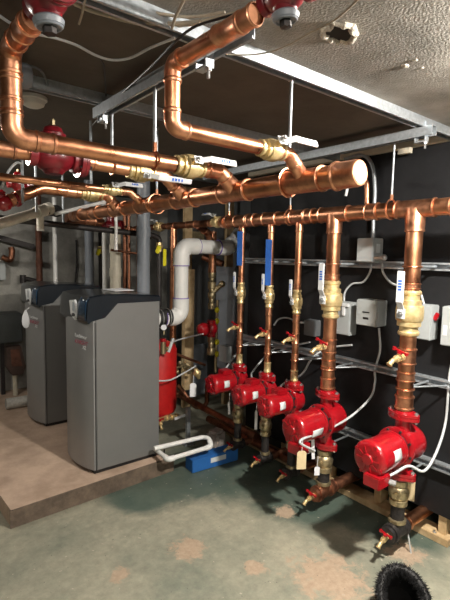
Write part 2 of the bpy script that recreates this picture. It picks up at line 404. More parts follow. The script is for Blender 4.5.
strut((-.35, 1.09, CZ), (WX, 1.09, CZ), (0, 0, -1), 'nearest long galvanized channel crossing the ceiling to the black wall')
strut((-.6, 1.78, CZ), (WX, 1.78, CZ), (0, 0, -1), 'second galvanized ceiling channel, crossing behind the copper pipes')
strut((.785, .90, 2.089), (.785, 1.84, 2.089), (0, 0, -1), 'short galvanized channel hung under the cross channels above the upper copper pipes')
strut((2.0, 1.03, 2.089), (2.0, 2.75, 2.089), (0, 0, -1), 'galvanized channel running beside the black wall above the lower copper header')
def clamp(p, lab):
    p = V(p); t = thing('beam_clamp', p, lab, 'clamp', 'galvanized beam clamps on the channels')
    MB().box(p + V((0, -.024, .0)), (.03, .006, .085), bev=.001).box(p + V((0, .024, .0)), (.03, .006, .085), bev=.001).box(p + V((0, 0, -.043)), (.03, .054, .006), bev=.001).build('strap', 'galv', t)
    MB().cyl(p + V((.0, -.02, -.075)), p + V((0, -.02, -.03)), .005, n=8).cyl(p + V((.0, -.02, -.055)), p + V((0, -.02, -.047)), .010, n=6).build('bolt', 'steel', t)
clamp((.785, 1.09, 2.07), 'galvanized clamp where the short channel meets the nearest long channel')
clamp((.785, 1.78, 2.07), 'galvanized clamp at the far end of the short channel')
clamp((2.0, 1.09, 2.07), 'galvanized clamp where the wall side channel meets the nearest long channel')
def rod(x, y, z0, z1, label, ring=None, m='galv', rr=.0052):
    t = thing('hanger_rod', (x, y, z1), label, 'hanger rod', 'threaded hanger rods')
    mb = MB().cyl((x, y, z0), (x, y, z1), rr, n=10)
    mb.build('rod', m, t)
    MB().cyl((x, y, z1 - .01), (x, y, z1), .012, n=6).build('nut', 'steel', t)
    if ring:
        cz, R = ring
        mb = MB().torus((x, y, cz), (RINGD if False else ring_dir[0]), R + .003, .004, 26, 6).cyl((x, y, cz + R), (x, y, z0 + .02), .008, n=8)
        mb.build('split_ring', 'copper_fit' if m == 'galv' else 'copper_old', t)
    return t
ring_dir = [(1, 0, 0)]
rod(.792, 1.38, 1.855, 2.075, 'blue-green hanger rod holding the long near copper pipe', (1.815, .027), rr=.006)
rod(.803, 1.74, 1.88, 2.075, 'grey hanger rod holding the copper pipe with the dark red valve', (1.845, .027), rr=.006)
ring_dir[0] = (0, 1, 0)
rod(1.16, 1.105, 1.80, 2.10, 'long hanger rod in front holding the thick capped header', (1.753, .045))
rod(2.03, 1.24, 1.79, 2.075, 'hanger rod nearest the black wall holding the lower header', (1.738, .045))
rod(2.05, 1.93, 1.79, 2.085, 'hanger rod showing below the thick header above the third riser', (1.738, .045))
rod(2.05, 2.52, 1.79, 2.085, 'far hanger rod holding the lower header by its small valve', (1.738, .045))
rod(1.16, 2.0, 1.80, 2.12, 'hanger rod holding the thick header behind the middle elbow', (1.748, .045))

# ------------------------------------------------------------------ big upper header
HX, HZ, HR = 1.16, 1.75, .0365
t = thing('copper_header', (HX, 1.9, HZ), 'thick copper header with a round end cap, highest of the two headers', 'pipe')
MB().cyl((HX, .87, HZ), (HX, 3.15, HZ), HR, n=28).build('tube', 'copper', t)
mb = MB().lathe([(0, .001), (0, HR * 1.0), (.003, HR * 1.08), (.012, HR * 1.13), (.075, HR * 1.13), (.08, HR * 1.24), (.088, HR * 1.24), (.092, HR * 1.1), (.092, HR)], (HX, .815, HZ), (0, 1, 0), 28, cap=True)
ec = mb.build('end_cap', 'copper_fit', t)
tag(MB().lathe([(-.0015, 0), (-.0015, HR * .84), (.0005, HR * .90)], (HX, .815, HZ), (0, 1, 0), 28, cap=False).build('cap_face', 'sanded', ec), 'pale sanded cap face')
for y, br, bd in ((1.03, .0205, (-1, 0, .9)), (1.385, .027, (-1, 0, .8)), (1.74, .027, (-1, 0, .8)), (2.12, .0175, (-1, 0, .7)), (2.42, .027, (-1, 0, .7))):
    mb = MB().lathe(press_prof(.17 if br > .02 else .15, HR), (HX, y - .08, HZ), (0, 1, 0), 28, cap=False)
    d = V(bd).normalized(); h = HR + br + .012
    mb.lathe([(0, br * 1.3), (h - .012, br * 1.12), (h - .009, br * 1.19), (h - .002, br * 1.19), (h, br * 1.1), (h, br)], (HX, y, HZ), d, 20, cap=False)
    mb.build('tee', 'copper_fit', t)
coupling(t, (HX, 2.75, HZ), (0, 1, 0), .11, HR); coupling(t, (HX, 3.02, HZ), (0, 1, 0), .09, HR)
# joins: end of an X run at z, drop at ~40 deg to the header
def join(z, br, bd):
    d = V(bd).normalized(); h = HR + br * .6; base = V((HX, 0, HZ)) + d * h
    k = (z - base.z) / d.z; e = base + d * k
    return base, e
# line A
b0, e0 = join(1.818, .0205, (-1, 0, .9))
yA = 1.03
zA = 1.825
A = run('copper_pipe', 'copper pipe dropping from the ceiling beside the red valve at the top middle', 'pipe',
        [(.642, .72, 1.985), (.642, yA, 1.985), (.642, yA, zA), (.95, yA, zA)], .0205, group='upper copper pipes', R=.03,
        couplings=[((.642, .80, 1.985), (0, 1, 0), .09), ((.642, .74, 1.985), (0, 1, 0), .05)])
ball_valve((1.0, yA, zA), (1, 0, 0), (.15, -.75, .35), .0205, 'brass ball valve with white lever on the dropped copper pipe beside the front hanger rod', hl=.10)
run('copper_pipe', 'short copper bend joining the front ball valve to the thick header near its cap', 'pipe',
    [(1.05, yA, zA), (e0.x - .005, yA, zA), (b0.x, yA, b0.z)], .0205, group='upper copper pipes', R=.03)
# line B
yB = 1.385; zB = 1.815; b1, e1 = join(zB, .027, (-1, 0, .8))
run('copper_pipe', 'long copper pipe coming down at the left edge and crossing in front', 'pipe',
    [(.342, 1.17, 2.05), (.342, yB, 2.05), (.342, yB, zB), (.87, yB, zB)], .0265, group='upper copper pipes', R=.045,
    couplings=[((.342, yB, 1.945), (0, 0, 1), .07), ((.342, 1.235, 2.05), (0, 1, 0), .07), ((.342, yB, 1.90), (0, 0, 1), .03), ((.43, yB, zB), (1, 0, 0), .06)])
ball_valve((.935, yB, zB), (1, 0, 0), (.1, -.9, .25), .0265, 'brass ball valve with white lever in the middle copper pipe', hl=.12)
run('copper_pipe', 'copper bend joining the middle ball valve to the thick header', 'pipe',
    [(.995, yB, zB), (e1.x, yB, zB), (b1.x, yB, b1.z)], .0265, group='upper copper pipes', R=.04)
# line C
yC = 1.74; zC = 1.85; b2, e2 = join(zC - .01, .027, (-1, 0, .8))
run('copper_pipe', 'copper pipe entering at the left edge into the large dark red valve', 'pipe', [(-1.98, yC, zC + .02), (.49, yC, zC)], .0265, group='upper copper pipes',
    couplings=[((.40, yC, zC + .001), (1, 0, 0), .08)])
run('copper_pipe', 'copper pipe between the dark red valve and its ball valve', 'pipe', [(.68, yC, zC - .002), (.885, yC, zC - .006)], .0265, group='upper copper pipes',
    couplings=[((.70, yC, zC - .001), (1, 0, 0), .06)])
ball_valve((.93, yC, zC - .008), (1, 0, 0), (0, -1, -.35), .0265, 'brass ball valve with white lever downstream of the dark red valve', hl=.17)
run('copper_pipe', 'copper bend behind the middle pipe joining the third ball valve to the thick header', 'pipe',
    [(.985, yC, zC - .01), (e2.x, yC, zC - .01), (b2.x, yC, b2.z)], .0265, group='upper copper pipes', R=.04)
# line D (thin) and E (orange, sloping)
yD = 2.12; zD = 1.808
run('copper_pipe', 'thin copper pipe running above the sloping orange pipe from the left edge', 'pipe', [(-1.98, yD, zD + .02), (.93, yD, zD)], .0175, group='upper copper pipes',
    couplings=[((.80, yD, zD), (1, 0, 0), .08)])
ball_valve((.975, yD, zD), (1, 0, 0), (.1, -.8, .4), .0175, 'small brass ball valve with white lever on the thin copper pipe', hl=.10)
run('copper_pipe', 'short bend of the thin copper pipe down to the thick header', 'pipe', [(1.015, yD, zD), (1.075, yD, zD), (1.13, yD, 1.765)], .0175, group='upper copper pipes')
yE = 2.42
pe = [at(12, 200, Y=yE), at(42, 188, Y=yE), at(80, 193, Y=yE)]
run('copper_pipe', 'bright orange copper pipe sloping up from the red valve at the left edge', 'pipe', pe, .029, group='upper copper pipes', R=.09, elbows=False,
    couplings=[(pe[0].lerp(pe[1], .08), pe[1] - pe[0], .05), (pe[1].lerp(pe[2], .75), pe[2] - pe[1], .07)])
ball_valve(at(91, 194, Y=yE), (1, 0, 0), (.1, -.8, .3), .0265, 'brass ball valve with white lever beyond the sloping orange pipe', hl=.09)
run('copper_pipe', 'farthest copper bend joining the thick header behind the small valves', 'pipe', [at(98, 195, Y=yE), at(108, 195, Y=yE), V((1.125, yE, 1.77))], .0265, group='upper copper pipes', R=.04)
# ------------------------------------------------------------------ dark red flow control valves
def flow_valve(p, axis, up, s, label, dome=True, plug=True, m='darkred'):
    T = frame(p, up, axis) @ Matrix.Scale(s, 4); t = thing('flow_control_valve', p, label, 'valve', 'dark red iron flow valves')
    MB(T).lathe([(-.085, .030), (-.085, .040), (-.060, .040), (-.056, .034), (-.045, .046), (-.02, .056), (.01, .058), (.035, .052), (.055, .038), (.062, .034), (.064, .045), (.085, .045), (.085, .03)], (0, 0, 0), (1, 0, 0), 24) \
        .lathe([(-.062, .0), (-.06, .030), (-.05, .038), (.0, .045), (.03, .04)], (0, 0, 0), (0, 0, 1), 20, cap=False).build('body', m, t)
    fl = MB(T).lathe([(.086, .035), (.086, .060), (.100, .060), (.100, .03)], (0, 0, 0), (1, 0, 0), 24).lathe([(.102, .035), (.102, .058), (.114, .058), (.118, .032), (.118, .03)], (0, 0, 0), (1, 0, 0), 24).build('flange', m, t)
    for k in range(4):
        a = k * PI / 2 + .6; MB(T).cyl((.080, .049 * math.cos(a), .049 * math.sin(a)), (.124, .049 * math.cos(a), .049 * math.sin(a)), .006, n=6).build('bolt', 'iron', fl)
    if dome:
        MB(T).lathe([(.03, .036), (.066, .036), (.068, .044), (.078, .044), (.082, .036), (.098, .030), (.106, .016), (.108, .0)], (0, 0, 0), (0, 0, 1), 22).build('bonnet', m, t)
        MB(T).cyl((0, 0, .105), (0, 0, .125), .009, n=6).cyl((0, 0, .122), (0, 0, .130), .004, n=8).build('bonnet_screw', 'bronze', t)
    if plug:
        MB(T).lathe([(-.078, .026), (-.076, .040), (-.062, .043), (-.056, .038)], (0, 0, 0), (0, 0, 1), 22).torus((0, 0, -.077), (0, 0, 1), .033, .005, 22, 8).build('plug_ring', 'greypvc', t)
        MB(T).cyl((0, 0, -.098), (0, 0, -.074), .019, n=6).build('hex_plug', 'iron', t)
    return t
flow_valve((.57, yC, zC + .0), (1, 0, 0), (0, 0, 1), 1.05, 'dark red flanged valve with a domed bonnet in the upper copper pipe', plug=False)
vB = at(45, 6, Z=2.05)
run('copper_pipe', 'copper pipe passing overhead beyond the top left corner valve', 'pipe', [(.348, -1.78, 2.05), (.345, .985, 2.055)], .0265, group='upper copper pipes')
run('copper_pipe', 'copper pipe passing overhead beyond the top middle valve', 'pipe', [(.645, -1.78, 2.0), (.645, .57, 1.992)], .0205, group='upper copper pipes')
flow_valve((.342, 1.075, 2.06), (0, -1, 0), (-.1, 0, 1), .80, 'dark red valve body at the top left corner seen from below with hex plug', dome=False)
flow_valve((.645, .64, 1.995), (0, -1, 0), (-.1, 0, 1), .62, 'dark red valve at the top middle edge seen from below with a hex plug', dome=False)
# bright red valve at left edge feeding E
p = at(4, 203, Y=yE)
flow_valve(p, (1, 0, .45), (-.4, 0, 1), .62, 'bright red flanged valve at the left edge below the thin copper pipe', dome=True, plug=False, m='red')
flow_valve(at(18, 184, Y=3.0), (1, 0, 0), (0, 0, 1), .7, 'red valve body farther back behind the thin copper pipe at the left', dome=True, plug=False, m='red')

# ------------------------------------------------------------------ lower header and risers
RX = 2.06; LZ = 1.737; LR = .0395
t = thing('copper_header', (RX, 1.4, LZ), 'lower copper header above the red pumps running to the right edge', 'pipe')
MB().cyl((RX, .55, LZ), (RX, 2.60, LZ), LR, n=28).build('tube', 'copper', t)
RIS = [(1.128, .0395), (1.600, .0375), (1.858, .0205), (2.098, .0205), (2.383, .0205)]
for y, br in RIS:
    L = .20 if br > .03 else .13
    mb = MB().lathe(press_prof(L, LR), (RX, y - L / 2, LZ), (0, 1, 0), 28, cap=False)
    h = LR + br + .03
    mb.lathe([(0, br * 1.25), (h - .012, br * 1.12), (h - .009, br * 1.17), (h - .002, br * 1.17), (h, br * 1.1), (h, br)], (RX, y, LZ), (0, 0, -1), 22, cap=False)
    mb.build('tee', 'copper_fit', t)
for y in (1.36, .92, 2.28, 1.78): coupling(t, (RX, y, LZ), (0, 1, 0), .075 if y > 1.2 else .09, LR)
MB().lathe([(0, LR), (0, LR * 1.15), (.03, LR * 1.15), (.06, .032), (.09, .032), (.09, .026)], (RX, 2.56, LZ), (0, 1, 0), 24).build('reducer', 'copper_fit', t)
# reduced far continuation
run('copper_pipe', 'narrow copper line continuing the lower header toward the back', 'pipe', [(RX, 2.62, LZ), (RX, 3.95, LZ)], .026, group='back copper lines', m='copper_old',
    couplings=[((RX, 2.72, LZ), (0, 1, 0), .09), ((RX, 3.0, LZ), (0, 1, 0), .12), ((RX, 3.3, LZ), (0, 1, 0), .12)])
ball_valve((RX - .0, 2.66, LZ + .005), (0, 1, 0), (-.6, 0, .7), .026, 'ball valve with white lever where the lower header narrows', hl=.09, hdir=1)
ball_valve((RX - .0, 3.50, LZ), (0, 1, 0), (-.6, 0, .7), .026, 'farthest ball valve with white lever on the narrow back line', hl=.09, hdir=1)

PLACE = ['nearest, rightmost', 'second nearest', 'middle', 'fourth from the right', 'farthest, leftmost']
def pump(p, y, s, big, label):
    """inline circulator: pipe along Z, motor towards -X. p = axis centre"""
    x0, z0 = p; T = Matrix.Translation((x0, y, z0)) @ Matrix.Scale(s, 4); t = thing('circulator_pump', (x0, y, z0 - .17 * s), label, 'pump', 'red circulator pumps')
    if big: ff = .150; R = .082; ml = .195
    else: ff = .086; R = .065; ml = .172
    fr = .058 if big else .052
    for sg, nm in ((1, 'upper_flange'), (-1, 'lower_flange')):
        mb = MB(T)
        poly = []
        for k in range(32):
            a = 2 * PI * k / 32; q = 1 + .42 * abs(math.cos(a)) ** 4; poly.append((fr * q * math.cos(a), fr * .92 * math.sin(a)))
        mb.prism(poly, (0, 0, sg * ff), (0, 1, 0), (1, 0, 0), (0, 0, -sg * .016)).prism(poly, (0, 0, sg * (ff + .002)), (0, 1, 0), (1, 0, 0), (0, 0, sg * .014))
        mb.lathe([(ff + .014, fr * .85), (ff + .026, fr * .78), (ff + .03, fr * .6)] if sg > 0 else [(-ff - .03, fr * .6), (-ff - .026, fr * .78), (-ff - .014, fr * .85)], (0, 0, 0), (0, 0, 1), 22)
        f = mb.build(nm, 'red', t)
        for q in (-1, 1): 
            yy = q * fr * 1.15; MB(T).cyl((0, yy, sg * (ff - .030)), (0, yy, sg * (ff + .028)), .0055, n=8).cyl((0, yy, sg * (ff + .014)), (0, yy, sg * (ff + .024)), .010, n=6).cyl((0, yy, sg * (ff - .026)), (0, yy, sg * (ff - .016)), .010, n=6).build('bolt', 'steel', f)
    # volute
    mb = MB(T).lathe([(-ff, .038), (-ff * .75, .036), (-R * .9, .040), (R * .9, .040), (ff * .75, .036), (ff, .038)], (0, 0, 0), (0, 0, 1), 22)
    v1 = .105 if big else .04; v0 = -.045 if big else -.035
    mb.lathe([(v0, R * .70), (v0 + .01, R * 1.02), (v1 * .55, R * 1.10), (v1 * .80, R * 1.05), (v1 * .97, R * .84), (v1, R * .5), (v1 + .002, 0)], (0, 0, 0), (1, 0, 0), 30)
    vo = mb.build('volute', 'red', t)
    # bearing bracket with bolt ring
    mb = MB(T).lathe([(v0 - .018, R * 1.16), (v0 - .016, R * 1.2), (v0 - .004, R * 1.2), (v0, R * 1.1)], (0, 0, 0), (1, 0, 0), 30).lathe([(v0 - .055, R * .62), (v0 - .018, R * .75)], (0, 0, 0), (1, 0, 0), 24)
    br = mb.build('bearing_bracket', 'red', t)
    for k in range(8):
        a = k * PI / 4 + .3; MB(T).cyl((v0 - .026, R * 1.06 * math.cos(a), R * 1.06 * math.sin(a)), (v0 - .014, R * 1.06 * math.cos(a), R * 1.06 * math.sin(a)), .0065, n=6).build('bolt', 'iron', br)
    m0 = v0 - .040; m1 = m0 - ml; mr = R * (.99 if big else 1.02)
    # dark gap ring
    MB(T).lathe([(m0 + .001, mr * .97), (m0 + .016, mr * .97)], (0, 0, 0), (1, 0, 0), 28).build('gap_ring', 'black', t)
    mb = MB(T).lathe([(m1 + .02, mr), (m0 - .012, mr), (m0 - .010, mr * 1.05), (m0, mr * 1.05), (m0 + .002, mr * .9)], (0, 0, 0), (1, 0, 0), 36)
    mt = mb.build('motor', 'red', t)
    mb = MB(T).lathe([(m1 - .022, 0), (m1 - .021, mr * .30), (m1 - .012, mr * .34), (m1 - .010, mr * .55), (m1 - .012, mr * .80), (m1 - .004, mr * .97), (m1 + .008, mr * 1.05), (m1 + .022, mr * 1.05), (m1 + .024, mr * .95)], (0, 0, 0), (1, 0, 0), 36)
    for k in range(4):
        a = k * PI / 2 + .5; c = V((0, math.cos(a), math.sin(a)))
        mb.cyl(V((m1 - .012, 0, 0)) + c * mr * .88, V((m1 + .0, 0, 0)) + c * mr * .88, .009, n=8)
    for k in range(10):
        a = k * PI / 5; c = V((0, math.cos(a), math.sin(a))); dd = V((0, -math.sin(a), math.cos(a)))
        mb.box(V((m1 - .013, 0, 0)) + c * mr * .57, (.004, .004, mr * .36), Matrix((V((1, 0, 0)), dd, c)).transposed())
    eb = mb.build('end_bell', 'red', mt)
    if False:
        rb = MB(T)
        for k in range(4):
            a = .15 + k * .55 + 3.0; c = V((0, math.cos(a), math.sin(a))); rb.box(V(((m0 + m1) / 2, 0, 0)) + c * mr * 1.0, (ml * .7, .004, .006), Matrix((V((1, 0, 0)), V((0, -math.sin(a), math.cos(a))), c)).transposed())
        rb.build('cooling_ribs', 'red', mt)
    # name plate hugging the motor on the near side
    a0 = math.radians(-100); np_ = MB(T); w = (.06 if y < 1.4 else .085) if big else .046; h0, h1 = (math.radians(-118), math.radians(-62))  if False else (0, 0)
    cx = (m0 + m1) / 2 + (.015 if big else .0)
    vs = []; fs = []
    n_ = 6; 
    lo, hi = ((-.15, .50) if y < 1.4 else (-.50, .05)) if big else (-.30, .45)
    for i in range(n_ + 1):
        a = PI + (lo + (hi - lo) * i / n_); 
        for xx in (cx - w / 2, cx + w / 2): vs.append((xx, mr * 1.015 * math.cos(a), -mr * 1.015 * math.sin(a)))
    for i in range(n_): fs.append((2 * i, 2 * i + 1, 2 * i + 3, 2 * i + 2))
    np_._add(vs, fs); pl = np_.build('nameplate', 'label', mt); tag(pl, 'silver-white nameplate')
    md = pl.modifiers.new('thick', 'SOLIDIFY'); md.thickness = .001 * s; md.offset = 1
    # junction box
    if big:
        jb = MB(T).box((m1 + .012, -.036, -mr - .006), (.092, .085, .055), bev=.004).box((m1 + .035, -.025, -mr + .005), (.05, .045, .03)).build('junction_box', 'red', t)
        MB(T).box((m1 + .035, -.0735, -mr - .022), (.05, .002, .03)).build('wiring_label', 'label', jb) if y > 1.4 else None
        MB(T).cyl((m1 + .05, -.07, -mr - .014), (m1 + .065, -.10, -mr - .018), .013, n=8).build('conduit_fitting', 'steel', jb)
        jp = T @ V((m1 + .065, -.10, -mr - .018))
    else:
        jb = MB(T).box((m0 - .055, -.0, mr + .008), (.075, .07, .035), bev=.005).build('junction_box', 'red', t)
        jp = T @ V((m0 - .03, .03, mr + .012))
    return t, jp
jps = []
for i, (y, br) in enumerate(RIS):
    who = PLACE[i]; big = i < 2
    vz = (1.238, 1.262, 1.225, 1.238, 1.238)[i]
    ax = (.578, .562, .612, .615, .618)[i]; s = (1.0, 1.0, 1, 1, 1)[i]
    ff = .150 if big else .086
    dz = (1.025, .995, .998, .992, .996)[i]
    top = ax + ff + .022
    hv = .088 * (br / .027) ** .6
    # copper riser above and below the valve (one thing each)
    t = run('copper_riser', 'copper riser above the white lever valve, %s of the five' % who, 'pipe', [(RX, y, LZ - LR), (RX, y, vz + hv * .8)], br, group='copper risers above the lever valves', couplings=[((RX, y, vz + hv + .02), (0, 0, 1), .03)])
    # clamp on wall rail
    hl = (.15, .15, .10, .11, .11)[i]
    sv = V((-1, -.12 if not big else .0, 0))
    ball_valve((RX, y, vz), (0, 0, 1), sv, br, 'brass ball valve with upright white lever on the %s riser' % who, hl=hl, scale=1.35 if big else .95)
    cps = ([] if big else [((RX, y, vz - hv - .03), (0, 0, 1), .05)]) + [((RX, y, dz), (0, 0, 1), .085 if big else .075), ((RX, y, dz - (.10 if big else .12)), (0, 0, 1), .05)]
    t = run('copper_riser', 'copper riser between lever valve and red pump, %s of the five' % who, 'pipe', [(RX, y, vz - hv * .8), (RX, y, top)], br * .985, group='copper risers below the lever valves', couplings=cps)
    coupling(t, (RX, y, top + .045), (0, 0, 1), .07, br * 1.02, m='brass' if not big else 'copper_fit', name='adapter')
    drain_valve((RX - br * 1.02, y, dz), (-1, -.05, 0), (0, -.3, 1), 'small brass drain cock with red wing handle on the %s riser' % who, s=1.35 if big else 1.1)
    lb = ('nearest big red pump at the right with a square nameplate', 'second big red pump with a tag hanging below it', 'small red pump left of the big pumps', 'small red pump in the middle of the three small ones', 'farthest small red pump beside the red tank')[i]
    t, jp = pump((RX, ax), y, s, big, lb); jps.append(jp)
    # below the pump
    bz = ax - ff - .022
    cz = bz - (.075 if big else .135)
    t = thing('check_valve', (RX, y, cz - .05), 'brass check valve below the %s red pump' % who, 'valve', 'brass check valves below the pumps')
    b = .044 if big else .037; h = .065 if big else .07
    if not big: MB().cyl((RX, y, cz + h - .01), (RX, y, bz + .002), .028, n=18).build('upper_nipple', 'iron', t)
    MB().lathe([(-h, b * .8), (-h, b * 1.02), (-h * .6, b * 1.02), (-h * .55, b * .86), (-h * .35, b * 1.08), (h * .1, b * 1.16), (h * .35, b * 1.05), (h * .5, b * .86), (h * .58, b * 1.0), (h, b * 1.0), (h, b * .8)], (RX, y, cz), (0, 0, 1), 22) \
        .cyl((RX - b * .8, y - .01, cz), (RX - b * 1.45, y - .015, cz), .013, n=8).build('valve_body', 'bronze', t)
    MB().box((RX - b * 1.5, y - .016, cz), (.008, .028, .028), bev=.002).build('side_plug', 'bronze', t)
    nb = cz - h; tz = .125 if big else .135
    t = thing('drop_pipe', (RX, y, tz), 'black drop pipe and tee near the floor under the %s red pump' % who, 'pipe', 'black drop pipes below the pumps')
    nr = .034 if big else .026
    MB().cyl((RX, y, nb + .005), (RX, y, tz + .03), nr, n=20).build('nipple', 'iron', t)
    MB().lathe([(0, nr * 1.0), (0, nr * 1.3), (.016, nr * 1.3), (.018, nr)], (RX, y, tz + nr * 1.35), (0, 0, 1), 20).build('collar', 'bronze', t)
    d1 = V((1, 0, 0))
    MB().lathe([(-nr * 1.9, nr * .7), (-nr * 1.9, nr * 1.35), (-nr * 1.3, nr * 1.38), (-nr * 1.2, nr * 1.15), (nr * 1.2, nr * 1.15), (nr * 1.3, nr * 1.38), (nr * 1.9, nr * 1.35), (nr * 1.9, nr * .7)], (RX, y, tz), d1, 22) \
        .cyl((RX, y, tz), (RX, y, tz + nr * 1.4), nr * 1.15, n=20).cyl((RX - nr * (2.5 if big else 2.0), y, tz), (RX - nr * 1.5, y, tz), nr * 1.12, n=20).build('tee', 'iron' if i != 1 else 'copper_old', t)
    MB().cyl((RX + nr * 1.7, y, tz), (RX + .56, y, tz), nr * .95, n=22).lathe(press_prof(.05, nr * .95), (RX + nr * 1.6, y, tz), d1, 22, cap=False).build('copper_branch', 'copper' if i == 0 else 'copper_old', t)
    drain_valve((RX - nr * (2.5 if big else 1.95), y, tz), (-1, -.15, 0), (0, -.25, 1), 'drain cock with red wing handle near the floor under the %s pump' % who, s=1.1 if big else .95, group='floor level drain cocks')
# support arm pins from wall channel to risers
def rail(z, y0, y1, lab, z2=None):
    z2 = z if z2 is None else z2
    return strut((WX - .0005, y0, z), (WX - .0005, y1, z2), (-1, 0, 0), lab, group='open wall channels', w=.041, h=.036)
rail(1.462, .55, 2.70, 'open galvanized channel across the black wall at lever height')
rail(.862, .55, 2.70, 'open galvanized channel across the black wall above the pumps')
rail(.42, .55, 2.70, 'open galvanized channel across the black wall level with the pump bottoms')
for i, (y, br) in enumerate(RIS):
    for z, nm in ((1.462, 'upper'), (.862, 'lower')):
        t = thing('riser_clamp', (RX, y, z), '%s steel arm clamping the %s copper riser to the wall channel' % (nm, PLACE[i]), 'clamp', 'arms clamping the risers')
        MB().torus((RX, y, z), (0, 0, 1), br + .003, .0045, 28, 8).build('ring', 'copper_fit', t)
        if nm == 'upper': MB().cyl((RX + br, y, z), (WX - .04, y, z), .0075, n=10).build('arm', 'galv', t)
        else: MB().sweep([(RX + br * .8, y, z), (WX - .045, y, z)], .006, 8).sweep([(RX + br, y, z), (WX - .045, y - .10, z)], .0045, 8).build('arm', 'galv', t)
for i, (y, br) in enumerate(RIS[:2]):
    t = thing('riser_clamp', (RX, y, .41), 'lowest steel arm holding the %s big pump to the wall channel' % PLACE[i], 'clamp', 'arms clamping the risers')
    MB().sweep([(RX + .04, y, .405), (WX - .045, y, .41)], .006, 8).build('arm', 'galv', t)
t = run('copper_pipe', 'thin copper tube bending up off the lower header behind the thick header cap', 'pipe', [at(367, 206, X=RX), at(367, 182, X=RX), at(348, 181, X=RX + .03)], .012, group='upper copper pipes', R=.02)
MB().box(at(347.5, 188, X=RX - .04), (.012, .010, .085), Matrix.Rotation(.2, 3, 'X'), bev=.002).build('lever', 'handle', t)
# blue tape
for (y, z0, z1, lb) in ((2.383, 1.43, 1.665, 'blue masking tape strip on the farthest riser above its lever valve'), (2.098, 1.31, 1.605, 'blue masking tape strip on the fourth riser, the longer of the two')):
    w = .030; poly = []
    T = Matrix.Translation((RX - .0215, y - .012, 0))
    mb = MB().box((RX - .028, y - .010, (z0 + z1) / 2), (.0015, .040, z1 - z0), Matrix.Rotation(.55, 3, 'Z'), bev=0)
    tag(mb.build('masking_tape', 'bluetape'), lb, 'tape', 'blue tape on the risers')

# ------------------------------------------------------------------ flexible conduits
def cablerun(name, label, pts, r=.0075, m='cable', cat='cable', group='white flexible conduits', n=8):
    return tag(MB().sweep(spline(pts, n), r, 10).build(name, m), label, cat, group)
XW = WX - .02
def W(x, y, X=XW): return at(x, y, X=X)
cablerun('flexible_conduit', 'white conduit looping from the nearest pump to the right edge', [jps[0], at(383, 480, X=1.84), at(395, 473, X=1.90), at(409, 466, X=1.96), at(424, 471, X=2.04), at(436, 453, X=2.15), W(445, 425), W(448, 395), W(450, 372), W(456, 350)], .0065)
cablerun('flexible_conduit', 'white conduit curving from the second pump up to the grey-green box', [jps[1], at(300, 441, Y=1.50), at(325, 431, X=1.98), at(350, 417, X=2.1), at(370, 398, X=2.25), W(375, 382), W(375, 370), W(380, 350), W(379, 328)], .0065)
cablerun('flexible_conduit', 'white conduit rising from the middle small pump behind the second riser', [jps[2], at(285, 383, X=2.1), at(302, 374, X=2.15), at(313, 357, X=2.25), W(330, 348), W(352, 345)], .0065)
cablerun('flexible_conduit', 'white conduit rising from the fourth pump behind the middle risers', [jps[3], at(252, 373, X=2.08), at(262, 360, X=2.2), W(272, 350), W(292, 346), W(310, 342)], .0065)
cablerun('flexible_conduit', 'white conduit rising from the farthest pump behind its riser', [jps[4], at(226, 368, X=2.02), at(238, 352, X=2.2), W(247, 343), W(268, 341)], .0065)
cablerun('flexible_conduit', 'thin white conduit arching into the small dark box', [W(274, 325), W(279, 319), W(288, 318), W(298, 322), W(308, 323)], .006)
cablerun('flexible_conduit', 'white conduit bending from the upper relay box to the leftmost grey box', [W(371, 262), W(370, 272), W(363, 282), W(352, 284), W(345, 292), W(344, 301)], .006)
cablerun('flexible_conduit', 'white conduit bending from the upper relay box behind the nearest riser', [W(382, 262), W(383, 272), W(390, 282), W(400, 286), W(418, 290), W(424, 304)], .006)
cablerun('flexible_conduit', 'thin white wire crossing behind the tank to the small red pump', [at(172, 342, Y=2.95), at(185, 338, Y=3.0), at(203, 334, X=2.0)], .006)
cablerun('flexible_conduit', 'white cable sagging in front of the red tank', [at(157, 381, Y=2.8), at(170, 380, Y=2.8), at(182, 374, Y=2.8), at(196, 366, Y=2.8)], .006)
# conduit tube from ceiling
tag(MB().sweep(spline([at(345, 159, X=WX - .03), at(362, 155, X=WX - .03), at(372, 165, X=WX - .03), at(375, 190, X=WX - .03), at(373.5, 215, X=WX - .03), at(373, 240, X=WX - .03)], 8), .011, 12).build('conduit', 'galv'), 'grey steel conduit bending down behind the header to the relay box', 'conduit')

# ------------------------------------------------------------------ electrical boxes on the black wall
def ebox(name, x0, y0, x1, y1, depth, label, m='box', cat='electrical box', extra=None, group='grey electrical boxes'):
    c = W((x0 + x1) / 2, (y0 + y1) / 2, WX - depth); a = W(x0, (y0 + y1) / 2, WX - depth); b = W(x1, (y0 + y1) / 2, WX - depth)
    tt = W((x0 + x1) / 2, y0, WX - depth); bb = W((x0 + x1) / 2, y1, WX - depth)
    w = abs(a.y - b.y); h = abs(tt.z - bb.z)
    t = thing(name, (WX, c.y, c.z - h / 2), label, cat, group)
    MB().box((WX - depth / 2, c.y, c.z), (depth, w, h), bev=.004).build('enclosure', m, t)
    MB().box((WX - depth - .002, c.y, c.z), (.006, w * .96, h * .96), bev=.002).build('cover', m, t)
    return t, c, w, h, WX - depth - .005
t, c, w, h, fx = ebox('relay_box', 357, 238, 373, 262, .10, 'grey relay box with a small switch plate above the wall channel')
MB().box((fx + .05, c.y - w / 2 - .003, c.z + .01), (.035, .004, .05), bev=.001).build('switch_plate', 'label', t)
